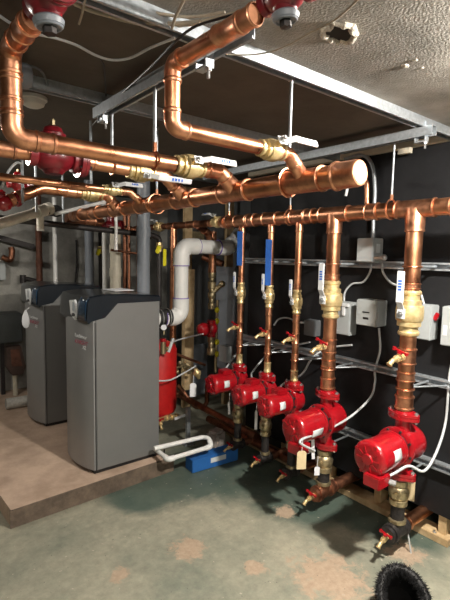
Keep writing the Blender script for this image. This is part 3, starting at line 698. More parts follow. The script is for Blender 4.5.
MB().cyl((fx + .02, c.y - w / 2, c.z - h * .32), (fx + .02, c.y - w / 2 - .05, c.z - h * .32), .012, n=10).sphere((fx + .02, c.y - w / 2 - .06, c.z - h * .30), .018).build('conduit_fitting', 'steel', t)
t, c, w, h, fx = ebox('relay_box', 356, 300, 377, 326, .10, 'grey-green box with two dark vent marks below the relay box')
MB().box((fx, c.y, c.z + .005), (.004, .045, .007)).box((fx, c.y, c.z - .03), (.004, .035, .012), bev=.001).build('vents', 'black', t)
t, c, w, h, fx = ebox('switch_box', 336, 302, 350, 335, .07, 'narrow grey switch box behind the second riser')
MB().box((fx - .006, c.y - .01, c.z + .05), (.012, .02, .06), bev=.002).box((fx - .005, c.y - .01, c.z + .085), (.02, .07, .02), bev=.002).build('switch_lever', 'handle', t)
t, c, w, h, fx = ebox('disconnect_box', 417, 305, 431, 340, .08, 'grey disconnect switch box with a red lever beside the nearest riser')
MB().box((fx + .03, c.y - w / 2 - .012, c.z + .035), (.012, .022, .04), Matrix.Rotation(.5, 3, 'X'), bev=.002).build('red_lever', 'red', t)
t, c, w, h, fx = ebox('disconnect_box', 441, 307, 462, 347, .09, 'grey disconnect box cut by the right edge')
MB().box((fx - .001, c.y + w * .28, c.z - .02), (.002, .02, .05)).build('warning_label', 'label', t)
ebox('junction_box', 304, 320, 315, 336, .06, 'small dark grey junction box behind the middle risers', m='boxdark')
ebox('outlet_box', 219, 346, 227, 362, .05, 'small pale grey outlet box behind the farthest riser')
tag(MB().box(at(405, 151, X=WX - .05), (.03, .07, .03), bev=.002).build('wood_block', 'cream'), 'short cream block fixed under the ceiling ledge at the right', 'block')

# ------------------------------------------------------------------ boilers
def text_mesh(s, size, m, name, parent, T, ex=.0008, shear=0):
    cu = bpy.data.curves.new(name, 'FONT'); cu.body = s; cu.size = size; cu.extrude = ex; cu.shear = shear; cu.align_x = 'CENTER'; cu.align_y = 'CENTER'
    o = bpy.data.objects.new(name, cu); dg = bpy.context.evaluated_depsgraph_get(); me = bpy.data.meshes.new_from_object(o)
    bpy.data.objects.remove(o)
    me.transform(Matrix.Translation(-wpos(parent)) @ T); me.materials.append(M[m]); ob = bpy.data.objects.new(name, me); COL.objects.link(ob); ob.parent = parent; return ob
BX0, BX1 = 1.05, 1.545; BW = .47; BZ0 = .10; BH = 1.187
def boiler(y0, label, cardtag):
    t = thing('boiler', (BX0 + .22, y0 + BW / 2, BZ0), label, 'boiler', 'grey floor standing boilers')
    MB().box(((BX0 + BX1) / 2 + .01, y0 + BW / 2, BZ0 + .012), (BX1 - BX0 - .05, BW - .03, .026)).build('plinth', 'black', t)
    zt = BH
    # side panels / carcass
    MB().box(((BX0 + .045 + BX1) / 2, y0 + BW / 2, (BZ0 + .025 + zt) / 2), (BX1 - BX0 - .045, BW, zt - BZ0 - .025), bev=.004).build('cabinet', 'boiler', t)
    # bowed front panel
    n = 12; poly = [(BX0 + .042, y0 + .003)]
    for k in range(n + 1):
        u = k / n; poly.append((BX0 + .030 - .055 * math.sin(PI * u) ** .8 * 1.0 - (.0), y0 + .003 + (BW - .006) * u))
    poly.append((BX0 + .042, y0 + BW - .003))
    MB().prism(poly, (0, 0, BZ0 + .028), (1, 0, 0), (0, 1, 0), (0, 0, zt - .13 - BZ0)).build('front_panel', 'boilerfront', t)
    # navy hood: profile in XZ extruded over the width, overhanging front
    prof = [(BX0 + .045, zt - .004), (BX0 + .050, zt - .10), (BX0 + .020, zt - .105), (BX0 - .030, zt - .12), (BX0 - .048, zt - .10), (BX0 - .035, zt + .015), (BX0 + .01, zt + .045), (BX0 + .10, zt + .058), (BX0 + .25, zt + .055), (BX1 + .0, zt + .035), (BX1 + .004, zt - .002),
            (BX0 + .19, zt - .002), (BX0 + .105, zt - .09), (BX0 + .05, zt - .10)]
    top = [(BX0 - .004, zt + .015), (BX0 + .01, zt + .045), (BX0 + .10, zt + .058), (BX0 + .25, zt + .055), (BX1 + .0, zt + .035), (BX1 + .004, zt - .002), (BX0 + .19, zt - .002), (BX0 + .105, zt - .088), (BX0 + .02, zt - .105), (BX0 + .0, zt - .12), (BX0 - .012, zt - .10)]
    mb = MB()
    lev = [(0.0, .010), (.012, 0.0), (.03, .0), (.06, .0), (BW - .06, .0), (BW - .03, .0), (BW - .012, .0), (BW, .010)]
    vs = []; m_ = len(top); cx = sum(p[0] for p in top) / m_; 
    for (dy, ins) in lev:
        bul = math.sin(PI * dy / BW) ** .6 * .022
        for (px, pz) in top:
            ox = -bul if px < BX0 + .03 else 0
            zz = pz - (ins * .9 if pz > zt + .01 else 0)
            vs.append((px + ox, y0 - .004 + dy * (BW + .008) / BW, zz))
    fs = [tuple(range(m_)), tuple(range((len(lev) - 1) * m_, len(lev) * m_))]
    for i in range(len(lev) - 1):
        for k in range(m_): fs.append((i * m_ + k, i * m_ + (k + 1) % m_, (i + 1) * m_ + (k + 1) % m_, (i + 1) * m_ + k))
    mb._add(vs, fs); hood = mb.build('hood', 'hood', t, sharp=30)
    # glossy blue panel on front of the hood, near corner, and control panel
    fx = BX0 - .050
    gv = []; gf = []; ng = 8
    for k in range(ng + 1):
        dy = .006 + .095 * k / ng; bul = math.sin(PI * dy / BW) ** .6 * .022
        for (px, pz) in ((BX0 + .012, zt + .038), (BX0 - .0065, zt + .010), (BX0 - .0145, zt - .098)): gv.append((px - bul - (.0 if pz < zt + .03 else -.0), y0 - .004 + dy, pz))
    for k in range(ng):
        for q_ in range(2): gf.append((3 * k + q_, 3 * k + q_ + 1, 3 * k + q_ + 4, 3 * k + q_ + 3))
    gp_ = MB()._add(gv, gf).build('gloss_panel', 'hoodblue', hood); md = gp_.modifiers.new('thick', 'SOLIDIFY'); md.thickness = .002
    cy = y0 + .138; rot = Matrix.Rotation(.10, 3, 'Y')
    bx = BX0 - .027
    bz = MB().prism([(-.034, .055), (.018, .062), (.030, .035), (.026, -.030), (-.002, -.070), (-.026, -.052), (-.040, -.030)], (bx - .000, cy, zt - .040), (.25, -.968, 0), (-.12, 0, .99), (-.014, -.004, 0)).build('control_bezel', 'silver', t)
    MB().box((bx - .017, cy, zt - .022), (.004, .034, .056), Matrix.Rotation(-.25, 3, 'Z'), bev=.001).build('display', 'lcd', bz)
    MB().cyl((bx - .005, cy - .0, zt - .075), (bx - .022, cy, zt - .075), .011, n=16).build('dial_knob', 'black', bz)
    lg = MB().sphere((BX0 - .02, y0 + BW * .06, zt + .025), .004).build('indicator', 'silver', hood)
    # lettering on front
    ly = y0 + .075
    T = Matrix(((0, 0, -1, BX0 - .022), (-1, .0, 0, ly), (0, 1, 0, zt - .185), (0, 0, 0, 1))) @ Matrix.Rotation(math.radians(-14), 4, 'Z')
    T = Matrix(((.22, .04, -.97, BX0 - .021), (-.97, 0, -.22, ly), (-.04, 1, 0, zt - .205), (0, 0, 0, 1)))
    text_mesh('Lochinvar', .032, 'text_grey', 'maker_lettering', t, T)
    T2 = T.copy(); T2[2][3] = zt - .243; T2[1][3] -= .004
    text_mesh('KNIGHT', .036, 'text_red', 'model_lettering', t, T2, shear=.3)
    T3 = T.copy(); T3[2][3] = zt - .272; T3[1][3] -= .03; T3[0][3] += .008
    text_mesh('XL', .034, 'text_grey', 'series_lettering', t, T3, shear=.3)
    MB().cyl((BX0 + .155, y0 - .006, zt - .03), (BX0 + .155, y0 + .004, zt - .03), .006, n=12).build('panel_screw', 'black', t)
    MB().box((BX0 + .041, y0 - .0005, (BZ0 + zt) / 2 - .05), (.004, .004, zt - BZ0 - .13)).build('panel_seam', 'black', t)
    return t
BY1 = 2.62; BY2 = 3.60
boiler(BY1, 'nearest grey floor standing boiler with navy hood and silver control panel', False)
boiler(BY2, 'farther grey boiler at the left with a white tag on its control panel', True)
# hanging white tag on boiler 2
q = at(26, 320, X=BX0 - .13)
T = frame(q, (0, 0, 1), (0, -1, 0))
t = thing('paper_tag', q, 'white teardrop tag hanging from the farther boiler control panel', 'tag')
pl = [(0, .07), (-.012, .055), (-.030, .02), (-.034, -.01), (-.030, -.035), (-.015, -.052), (.005, -.055), (.022, -.045), (.032, -.02), (.030, .01), (.014, .05)]
MB().prism([(a * 1.1, b * 1.1) for a, b in pl], q, (.5, -.866, 0), (0, 0, 1), (-.003, -.002, 0)).build('card', 'paper', t)
MB().sweep(spline([q + V((0, 0, .06)), q + V((.01, 0, .08)), q + V((.025, 0, .09))], 4), .0018, 6).build('string', 'paper', t)
# papers on top of near boiler
tag(MB().prism([(0, 0), (.15, .02), (.14, .2), (-.01, .18)], (1.30, 2.78, BH + .059), (1, 0, .0), (0, 1, 0), (0, 0, .004)).build('paper_sheet', 'paper'), 'white paper sheet lying on top of the nearest boiler', 'paper')

# ------------------------------------------------------------------ vents and pipes around the boilers
def vpipe(name, label, x, y, z0, z1, r, m, cps=(), cat='pipe', group='vertical pipes behind the boilers', rough=None):
    t = thing(name, (x, y, z0), label, cat, group)
    MB().cyl((x, y, z0), (x, y, z1), r, n=22).build('tube', m, t)
    for z in cps: MB().lathe([(0, r), (0, r * 1.12), (.07, r * 1.12), (.07, r)], (x, y, z), (0, 0, 1), 22, cap=False).build('collar', m, t)
    return t
vpipe('vent_pipe', 'thick grey vent pipe rising right behind the nearest boiler', 1.585, 2.92, .12, 2.13, .046, 'greypvc', (1.62,))
MB().box((1, 1, -5), (.01, .01, .01)).bm.free()
vpipe('vent_pipe', 'grey vent pipe rising behind the farther boiler', 1.585, 3.92, .12, 2.13, .040, 'greypvc')
p = at(104, 270, Y=3.9)
vpipe('drain_pipe', 'slim white pipe rising between the two boilers', *at(104.5, 270, Y=3.7).xy, .12, 1.98, .019, 'white')
vpipe('vent_pipe', 'cream water pipe with collars behind the nearest boiler', *at(115.5, 270, Y=3.6).xy, .12, 1.72, .046, 'cream', (1.50, 1.30))
vpipe('copper_pipe', 'thin copper riser between cream pipe and grey vent pipe', *at(129, 270, Y=3.5).xy, .12, 1.9, .012, 'copper_old', (1.50,), group='back copper lines')
vpipe('copper_pipe', 'second thin copper riser beside the cream pipe', *at(125, 270, Y=4.0).xy, .12, 1.9, .020, 'copper_old', (), group='back copper lines')
vpipe('copper_pipe', 'thin dark copper riser just left of the thick grey vent pipe', *at(138, 270, Y=3.9).xy, .12, 1.9, .014, 'copper_old', (), group='back copper lines')
run('copper_pipe', 'short horizontal copper line crossing the thin risers behind the boilers', 'pipe', [at(111, 250, Y=3.45), at(141, 254, Y=3.45)], .010, m='copper_old', group='back copper lines')
vpipe('water_pipe', 'slim white pipe rising up the back wall behind the farther boiler', *at(55, 250, Y=4.3).xy, .12, 2.0, .020, 'white')
vpipe('rusty_pipe', 'brown rusty pipe standing against the back wall at the left', *at(39, 250, Y=4.7).xy, 1.2, 2.05, .030, 'rust', (1.35,))
tag(MB().sweep(spline([at(24, 279, Y=4.72), at(28, 279, Y=4.72), at(36, 281, Y=4.72)], 5), .022, 10).cyl(at(23, 275, Y=4.72), at(23, 283, Y=4.72), .03, n=10).build('wall_spigot', 'iron'), 'dark iron spigot on the back wall beside the rusty pipe', 'spigot')
tag(MB().sweep([at(76, 240, Y=4.78), at(77, 260, Y=4.78), at(75, 285, Y=4.78)], .008, 8).build('wall_cable', 'black'), 'thin dark cable hanging down the back wall', 'cable')
# big white pipe with rubber coupling
yv = 2.86
P0 = at(153, 317, Y=yv); P1 = at(181, 317, Y=yv)
z1 = at(186, 246, Y=yv).z; xv = at(181, 285, Y=yv).x
pp = [(1.62, yv, P0.z - .01), (xv, yv, P0.z - .02), (xv, yv, z1), (2.32, yv, z1 - .005), at(241, 231, Y=3.10), at(246, 226, Y=3.35)]
pp = [V(q) for q in pp]
t = thing('vent_pipe', pp[0], 'large white pipe elbowing up from the boiler and across behind the risers', 'pipe')
R_ = .055
MB().sweep(fillet(pp, .10, 9), R_, 26).build('tube', 'white', t)
for i in (1, 2, 3):
    p_ = pp[i]; u = (pp[i - 1] - p_).normalized(); w_ = (pp[i + 1] - p_).normalized(); ext = .10 + .045 if i < 3 else .10
    f = fillet([p_ + u * ext, p_, p_ + w_ * ext], .095, 9)
    e = MB().sweep(f, R_ * 1.13, 26, cap=False).lathe([(-.001, R_ * 1.13), (.0, R_)], f[0], u, 26, cap=False).lathe([(-.001, R_ * 1.13), (.0, R_)], f[-1], w_, 26, cap=False).build('elbow', 'white', t)
    MB().lathe([(0, R_ * 1.135), (.006, R_ * 1.135), (.006, R_)], f[0], u, 26, cap=False).build('primer_ring', 'purple', e)
    MB().lathe([(0, R_ * 1.135), (.006, R_ * 1.135), (.006, R_)], f[-1], w_, 26, cap=False).build('primer_ring', 'purple', e)
t = thing('rubber_coupling', (1.70, yv, P0.z), 'black rubber coupling joining the nearest boiler outlet to the white pipe', 'coupling')
MB().lathe([(0, R_), (0, .064), (.03, .068), (.035, .061), (.07, .061), (.075, .068), (.105, .064), (.105, R_)], (1.665, yv, P0.z - .012), (1, 0, 0), 26).build('sleeve', 'rubber', t)
MB().torus((1.685, yv, P0.z - .012), (1, 0, 0), .067, .004, 26, 6).torus((1.75, yv, P0.z - .012), (1, 0, 0), .067, .004, 26, 6).build('hose_clamps', 'steel', t)
# gas line with yellow handles
g0 = at(-10, 217, Y=3.05); g1 = at(153, 235.5, Y=3.05)
t = thing('gas_pipe', g1, 'black gas pipe crossing above both boilers with a drop at its end', 'pipe')
MB().sweep(fillet([g0, g1, V((g1.x + .055, 3.05, g1.z - .02)), V((g1.x + .055, 3.05, g1.z - .55))], .03), .020, 16).build('tube', 'iron', t)
MB().lathe([(0, .02), (0, .028), (.04, .028), (.04, .02)], g1 - V((.06, 0, 0)), (1, 0, 0), 16).build('union', 'iron', t)
def gasvalve(p, label):
    t = thing('gas_valve', p, label, 'valve', 'gas cocks with yellow handles')
    MB().cyl(V(p) + V((0, 0, -.035)), V(p) + V((0, 0, .035)), .024, n=8).sphere(p, .028).build('valve_body', 'brass', t)
    MB().box(V(p) + V((-.03, -.035, -.02)), (.035, .02, .06), Matrix.Rotation(.4, 3, 'Y'), bev=.006).box(V(p) + V((.025, -.04, -.08)), (.028, .012, .13), bev=.004).build('yellow_handle', 'yellow', t)
gasvalve(V((g1.x + .055, 3.05, at(158, 247, Y=3.05).z)), 'gas cock with yellow handle beside the thick grey vent pipe')
gasvalve(at(100, 250, Y=3.95), 'gas cock with yellow handle on the slim line left of the cream pipe')
vpipe('gas_drop', 'thin black gas drop beside the slim white pipe', *at(100, 250, Y=3.95).xy, .12, 1.68, .014, 'iron', (), group='gas drops')
# old white pipe at left edge
q0 = at(-14, 228, Y=2.75); q1 = at(40, 211.5, Y=2.95); q2 = at(56, 211, Y=3.1)
t = thing('old_white_pipe', q0, 'stained white pipe sloping up from the left edge below the orange pipe', 'pipe')
MB().sweep([q0, q1], .030, 18).build('tube', 'whiteold', t)
d = (q1 - q0).normalized()
MB().lathe([(0, .03), (0, .038), (.07, .038), (.07, .03)], q1 - d * .03, d, 20).lathe([(0, .032), (0, .040), (.035, .040), (.035, .03)], q1 + d * .055, d, 20).cyl(q1, q1 + V((0, 0, -.12)), .022, n=14).build('tee', 'whiteold', t)
MB().sphere(q2, .045, (1, 1, .9)).cyl(q1 + d * .05, q2, .036, n=16).build('black_elbow', 'rubber', t)
# small white looping tube above header
tag(MB().sweep(fillet([at(55, 214, Y=3.0), at(100, 203, Y=3.0), at(112, 203, Y=3.0), at(116, 214, Y=3.0), at(116, 250, Y=3.0)], .05), .012, 12).build('looping_tube', 'white'), 'thin white tube looping over behind the thick header', 'pipe')
tag(MB().sweep(spline([at(2, 187, Y=2.2), at(8, 172, Y=2.2), at(16, 163, Y=2.2), at(22, 164, Y=2.2)], 5), .006, 8).build('white_wire', 'cable'), 'white wire looping at the left edge below the dark red valve', 'cable')
for (x, y0_, y1_, Y_, lb) in ((22, 164, 203, 2.3, 'white rod hanging below the dark red valve at the left'), (91, 172, 187, 2.15, 'slim rod hanging below the copper pipe with the dark red valve'), (35.5, 170, 212, 2.75, 'slim rod hanging behind the thin copper pipe'), (63, 203, 225, 3.2, 'short slim rod behind the sloping orange pipe')):
    a, b = at(x, y0_, Y=Y_), at(x, y1_, Y=Y_); tag(MB().cyl((a.x, a.y, CZ - .003), (a.x, a.y, b.z), .007, n=8).build('hanger_rod', 'galv'), lb, 'hanger rod', 'threaded hanger rods')
# red parts behind header
flow_valve(at(110, 226, Y=3.7), (1, 0, 0), (0, 0, 1), .95, 'dark red valve seen below the thick header above the boilers', dome=True, plug=False)
run('copper_pipe', 'aged copper line just under the thick header behind the gas pipe', 'pipe', [at(66, 218, Y=3.7), at(103, 223, Y=3.7)], .036, m='copper_old', group='back copper lines', couplings=[(at(90, 221, Y=3.7), (1, 0, 0), .09)])
run('copper_pipe', 'aged copper line to the right of the dark red valve below the header', 'pipe', [at(122, 228, Y=3.7), at(150, 232, Y=3.7)], .024, m='copper_old', group='back copper lines', couplings=[(at(128, 229, Y=3.7), (1, 0, 0), .09)])
# second back header rising copper + riser zero
y0 = 2.98; X0 = at(212, 280, Y=2.98).x
t = run('copper_riser', 'copper riser behind the white pipe with brass valves', 'pipe', [(X0, y0, LZ - .1), (X0, y0, 1.36)], .030, group='back copper lines', couplings=[((X0, y0, 1.40), (0, 0, 1), .09), ((X0, y0, 1.66), (0, 0, 1), .06)])
t = thing('brass_valve_stack', (X0, y0, .80), 'stack of brass fittings on the riser behind the white pipe', 'valve')
mb = MB()
z = 1.36
for k, (h_, r_) in enumerate(((.05, .030), (.03, .022), (.06, .034), (.03, .022), (.05, .032), (.04, .022), (.05, .030))):
    mb.lathe([(0, r_ * .9), (.004, r_), (h_ - .004, r_), (h_, r_ * .9)], (X0, y0, z - h_), (0, 0, 1), 14); z -= h_
mb.build('upper_fittings', 'bronze', t)
MB().cyl((X0, y0, 1.18), (X0 + .06, y0 - .06, 1.26), .020, n=10).sphere((X0 + .06, y0 - .06, 1.26), .028).build('side_strainer', 'bronze', t)
z = .93; mb = MB()
for k, (h_, r_) in enumerate(((.06, .034), (.03, .022), (.07, .030), (.05, .022), (.06, .032))):
    mb.lathe([(0, r_ * .9), (.004, r_), (h_ - .004, r_), (h_, r_ * .9)], (X0, y0, z - h_), (0, 0, 1), 14); z -= h_
mb.build('lower_fittings', 'bronze', t)
pz = at(206, 329, Y=y0).z
t = thing('small_circulator', (X0, y0, pz - .06), 'small round red circulator with a ball shaped motor behind the white pipe', 'pump')
MB().sphere((X0, y0, pz), .055, (1, 1, 1.1)).cyl((X0, y0, pz - .07), (X0, y0, pz + .07), .038, n=16).build('body', 'red', t)
MB().lathe([(0, .03), (.01, .052), (.05, .056), (.08, .045), (.095, .02), (.097, 0)], (X0 - .04, y0, pz), (-1, 0, 0), 20).build('motor', 'red', t)
for k, (x, y, z_) in enumerate(((219, 305, 0), (218.5, 318, 0), (217, 342, 0), (217, 355, 0))):
    pass
t = thing('gas_regulator_line', at(217, 360, Y=3.0), 'thin pipe with yellow marked fittings beside the small red circulator', 'pipe')
MB().sweep([at(217.5, 300, Y=3.0), at(215.5, 372, Y=3.0)], .012, 10).build('tube', 'bronze', t)
for y in (310, 321, 342, 354): MB().sphere(at(217, y, Y=2.99), .020, (1, 1, 1.3)).build('yellow_fitting', 'yellow', t)
run('copper_riser', 'copper riser left of the large white pipe top', 'pipe', [(RX, 3.27, LZ), (RX, 3.27, .5)], .028, group='back copper lines', couplings=[((RX, 3.27, 1.6), (0, 0, 1), .1)])
# dark diagonal elbow below narrow header
run('copper_pipe', 'short slanted copper elbow joining the narrow line above the back riser', 'pipe', [(RX, 2.92, LZ - .01), (X0 - .05, y0, LZ - .06), (X0, y0, LZ - .15)], .028, m='copper_old', group='back copper lines')
tag(MB().sweep([at(203, 257, X=2.35), at(223, 264, X=2.45)], .028, 12).build('cast_elbow', 'copper_old'), 'short reddish stub pipe poking out under the large white pipe', 'pipe')
# grey panels at the back right
tag(MB().box((2.45, 3.03, .95), (.03, .26, .9), bev=.004).build('grey_board', 'greypvc'), 'tall grey panel standing behind the small red circulator', 'panel')
# amber label plate behind header
t = thing('equipment_plate', at(196, 236, Y=3.5), 'dark plate with yellow print behind the narrow copper line', 'sign')
a, b = at(186, 231, Y=3.6), at(204, 241, Y=3.6)
MB().box((a + b) / 2, (abs(b.x - a.x), .01, abs(a.z - b.z)), bev=.001).build('plate', 'bronze', t)
# ------------------------------------------------------------------ red tank
tc = at(158, 380, Y=3.02); ztop = at(168, 341, Y=2.95).z; zbot = at(168, 416, Y=2.95).z
t = thing('expansion_tank', (tc.x, tc.y, zbot), 'upright red expansion tank beside the nearest boiler', 'tank')
h = ztop - zbot; r = .145
MB().lathe([(0, .03), (.012, r * .62), (.035, r * .92), (.06, r), (h * .48, r), (h * .5, r * 1.02), (h * .52, r), (h - .07, r), (h - .035, r * .9), (h - .01, r * .6), (h, .03)], (tc.x, tc.y, zbot), (0, 0, 1), 36).build('shell', 'tank_red', t)
MB().cyl((tc.x, tc.y, zbot - .04), (tc.x, tc.y, zbot + .01), .02, n=12).build('neck', 'bronze', t)
MB().cyl((tc.x, tc.y, .12), (tc.x, tc.y, zbot - .03), .018, n=12).build('stand_pipe', 'iron', t)
# gauge + relief valve
gp = at(164, 327, Y=2.80)
t = thing('pressure_gauge', gp, 'round white pressure gauge above the red tank', 'gauge')
nd = (CAM - gp).normalized(); nd = V((-.55, -.8, 0)).normalized()
MB().cyl(gp, gp + nd * .018, .024, n=20).build('case', 'black', t); MB().cyl(gp + nd * .0175, gp + nd * .020, .021, n=20).build('dial', 'white_gauge', t)
MB().cyl(gp - V((0, 0, .02)), gp - V((0, 0, .055)), .008, n=8).build('stem', 'bronze', t)
t = thing('relief_valve', at(163, 347, Y=2.80), 'brass relief valve with red cap in front of the red tank', 'valve')
q = at(163, 347, Y=2.80)
MB().cyl(q - V((0, 0, .05)), q + V((0, 0, .04)), .020, n=12).cyl(q + V((.02, 0, -.02)), q + V((.055, 0, -.02)), .018, n=12).build('valve_body', 'bronze', t)
MB().cyl(q + V((0, 0, .04)), q + V((0, 0, .062)), .022, n=12).build('red_cap', 'red', t); MB().cyl(q + V((.04, -.01, -.04)), q + V((.075, -.02, .06)), .012, n=10).build('hose', 'cable', t)
# brass manifold below tank with red handle
a = at(150, 421, Y=2.78); b = at(178, 416, Y=2.95)
t = thing('brass_manifold', a, 'brass fill manifold at the foot of the red tank', 'valve')
mb = MB().sweep([a, b], .015, 12)
for k in range(5): q = a.lerp(b, .2 + k * .17); dd = (b - a).normalized(); mb.lathe([(0, .015), (0, .024), (.02, .024), (.02, .015)], q, dd, 8)
mb.build('fittings', 'brass', t)
MB().box(a.lerp(b, .3) + V((0, -.02, .03)), (.05, .012, .01), bev=.002).build('red_handle', 'red', t)
drain_valve(a.lerp(b, .32) + V((0, -.01, -.01)), (-.3, -.8, -.5), (-.3, 0, 1), 'brass drain cock with red handle under the red tank', s=1.1)
tag(MB().box(at(180, 417, Y=2.88), (.10, .006, .022), Matrix.Rotation(-.1, 3, 'Y'), bev=.002).build('lever_tag', 'handle'), 'slim white lever beside the brass manifold', 'lever')
# fill assembly of small brass valves right of tank
q = at(182, 368, Y=3.05)
t = thing('fill_valve', q, 'cluster of small brass fill valves between the tank and farthest pump', 'valve')
mb = MB()
random.seed(3)
for k in range(7):
    o = V((random.uniform(-.09, .09), random.uniform(-.04, .04), random.uniform(-.05, .05))); mb.lathe([(0, .012), (.004, .018), (.03, .018), (.034, .012)], q + o, V((random.uniform(-1, 1), random.uniform(-1, 1), random.uniform(-.6, .6))), 8)
mb.sweep([q + V((-.12, 0, .0)), q + V((.02, 0, .02)), q + V((.18, .05, -.05))], .011, 10).sweep([q + V((0, 0, -.06)), q + V((0, 0, .08))], .011, 10)
mb.build('fittings', 'bronze', t)
t = thing('pressure_valve', at(197, 371, Y=2.75), 'brass bell shaped pressure valve left of the farthest pump', 'valve')
q = at(197, 373, Y=2.75); MB().lathe([(-.05, .01), (-.03, .018), (-.01, .030), (.005, .032), (.015, .02), (.04, .014)], q, (-.4, 0, 1), 16).build('bell', 'brass', t)
run('copper_pipe', 'sagging copper return line behind the farthest pump', 'pipe', [at(178, 385, Y=3.1), at(196, 408, Y=3.0), at(207, 405, Y=2.95), at(207, 385, Y=2.95)], .018, m='copper_old', group='back copper lines', elbows=False, R=.05)
tag(MB().sweep([at(176, 354, Y=3.1), at(205, 365, Y=3.1)], .012, 10).build('copper_line', 'copper_old'), 'thin aged copper line slanting above the brass fill valves', 'pipe')
run('copper_pipe', 'long low copper return running toward the farther floor tees', 'pipe', [at(176, 393, Y=3.2), (RX + .1, 2.3, .20)], .026, m='copper_old', group='back copper lines')
run('copper_pipe', 'low copper return lying beside the upper one near the black wall', 'pipe', [(RX + .16, 2.95, .12), (RX + .14, 1.95, .12)], .028, m='copper_old', group='back copper lines')
tag(MB().box(at(188, 330, Y=3.35), (.10, .05, 1.1), bev=.003).build('timber_post', 'wood'), 'dim wooden post behind the large white pipe', 'timber')
tag(MB().box(at(196, 370, Y=3.5), (.26, .02, .5), bev=.003).build('grey_board', 'greypvc'), 'lower dim grey panel behind the brass fill valves', 'panel')
# white PVC loop on the floor, strut stand, blue box, block
zl = .16
lp = [at(150, 438, Z=zl), at(163, 455, Z=zl), at(170, 459.5, Z=zl), at(209, 447.5, Z=zl), at(207, 439, Z=zl), at(200, 437.5, Z=zl), at(157, 450, Z=zl)]
lp = [at(154, 448, Z=zl), at(168, 459.5, Z=zl), at(211, 446.5, Z=zl), at(209, 438, Z=.20), at(203, 437, Z=.20), at(154, 448.5, Z=.20)]
t = thing('condensate_pipe', lp[1], 'white plastic drain pipe bent in a flat loop just above the floor', 'pipe')
MB().sweep(fillet(lp, .03), .0155, 16).build('tube', 'white', t)
for i in (1, 2): 
    p_ = lp[i]; u = (lp[i-1] - p_).normalized(); w_ = (lp[i+1] - p_).normalized(); MB().sweep(fillet([p_ + u * .045, p_, p_ + w_ * .045], .03), .0195, 16).build('elbow', 'white', t)
sp = at(188, 418, Y=2.85)
t = thing('pipe_stand', (sp.x, sp.y, 0), 'slim steel channel post standing on the floor behind the white drain loop', 'stand')
MB().box((sp.x, sp.y, .15), (.03, .03, .30), bev=.002).build('post', 'galv', t); MB().box((sp.x, sp.y, .006), (.09, .06, .010), bev=.002).build('foot', 'galv', t)
sp = at(164, 470, Z=0)
t = thing('pipe_stand', (sp.x, sp.y, 0), 'small threaded support foot under the corner of the white drain loop', 'stand')
MB().cyl((sp.x, sp.y, 0), (sp.x, sp.y, .15), .005, n=8).build('post', 'iron', t); MB().box((sp.x, sp.y, .006), (.07, .05, .012), bev=.002).build('foot', 'wood', t)
# blue box
a = at(192.5, 474, Z=0); b = at(238, 460.5, Z=0)
dx = (b - a); L_ = dx.length * 1.0; ang = math.atan2(dx.y, dx.x)
c = (a + b) / 2 + V((-math.sin(ang), math.cos(ang), 0)) * .05
t = thing('blue_box', (c.x, c.y, 0), 'long blue cardboard box with a white label lying on the floor', 'box')
RZ = Matrix.Rotation(ang, 3, 'Z')
MB().box((c.x, c.y, .048), (L_, .10, .09), RZ, bev=.003).build('carton', 'bluebox', t)
lp_ = c + RZ @ V((-.0, -.0505, 0)); MB().box((lp_.x + .02, lp_.y, .058), (.13, .003, .035), RZ).build('box_label', 'label', t)
c2 = at(222, 446, Z=.10); c2 = at(222, 455, Z=0) + V((0, .08, 0))
tag(MB().box((c2.x, c2.y, .085), (.13, .11, .17), Matrix.Rotation(.35, 3, 'Z'), bev=.02).build('concrete_block', 'stone'), 'small rounded grey block standing behind the blue box', 'block')
# ------------------------------------------------------------------ left back corner items
a = at(-20, 315, Y=4.72); b = at(18.5, 345, Y=4.72)
t = thing('steel_cabinet', (b.x - .2, 4.7, b.z), 'dark slate metal cabinet against the back wall at the left edge', 'cabinet')
MB().box(((a.x + b.x) / 2, 4.66, (at(10, 313, Y=4.6).z + at(10, 342, Y=4.6).z) / 2), (b.x - a.x, .22, at(10, 313, Y=4.6).z - at(10, 342, Y=4.6).z), bev=.01).build('body', 'slab', t)
lx = at(3.5, 370, Y=4.66).x
MB().box((lx, 4.7, (.10 + .62) / 2), (.035, .035, .60)).build('leg', 'iron', t)
a = at(-10, 263, Y=4.7); b = at(6, 280, Y=4.7)
t = thing('switch_box', ((a.x + b.x) / 2, 4.75, b.z), 'grey electrical box on the back wall at the left edge', 'electrical box')
MB().box(((a.x + b.x) / 2, 4.75, (a.z + b.z) / 2), (b.x - a.x, .1, a.z - b.z), bev=.005).build('enclosure', 'box', t)
a = at(9, 255, Y=4.72)
t = thing('wall_meter', a, 'small copper and brass fitting above the grey box on the back wall', 'fitting')
MB().sweep(spline([at(2, 257, Y=4.72), at(10, 260, Y=4.72), at(12, 252, Y=4.72), at(11, 247, Y=4.72)], 5), .028, 12).build('fitting', 'copper_old', t)
tag(MB().box(at(8, 240, Y=4.72), (.5, .06, .05), Matrix.Rotation(.25, 3, 'Y'), bev=.01).build('wall_bracket', 'iron'), 'dark bracket slanting across the back wall at the left', 'bracket')
c = at(14.5, 360, Y=4.6)
t = thing('brown_lamp_box', c, 'brown tapered metal box on a thin post beside the farther boiler', 'box')
MB().prism([(-.075, .14), (.05, .14), (.09, -.07), (.06, -.14), (-.03, -.14), (-.08, -.05)], (c.x, c.y - .05, c.z), (1, 0, 0), (0, 0, 1), (0, .1, 0)).build('shell', 'brownbox', t)
MB().prism([(-.045, .115), (.03, .115), (.055, -.055), (-.04, -.045)], (c.x, c.y - .056, c.z), (1, 0, 0), (0, 0, 1), (0, .008, 0)).build('faceplate', 'rust', t)
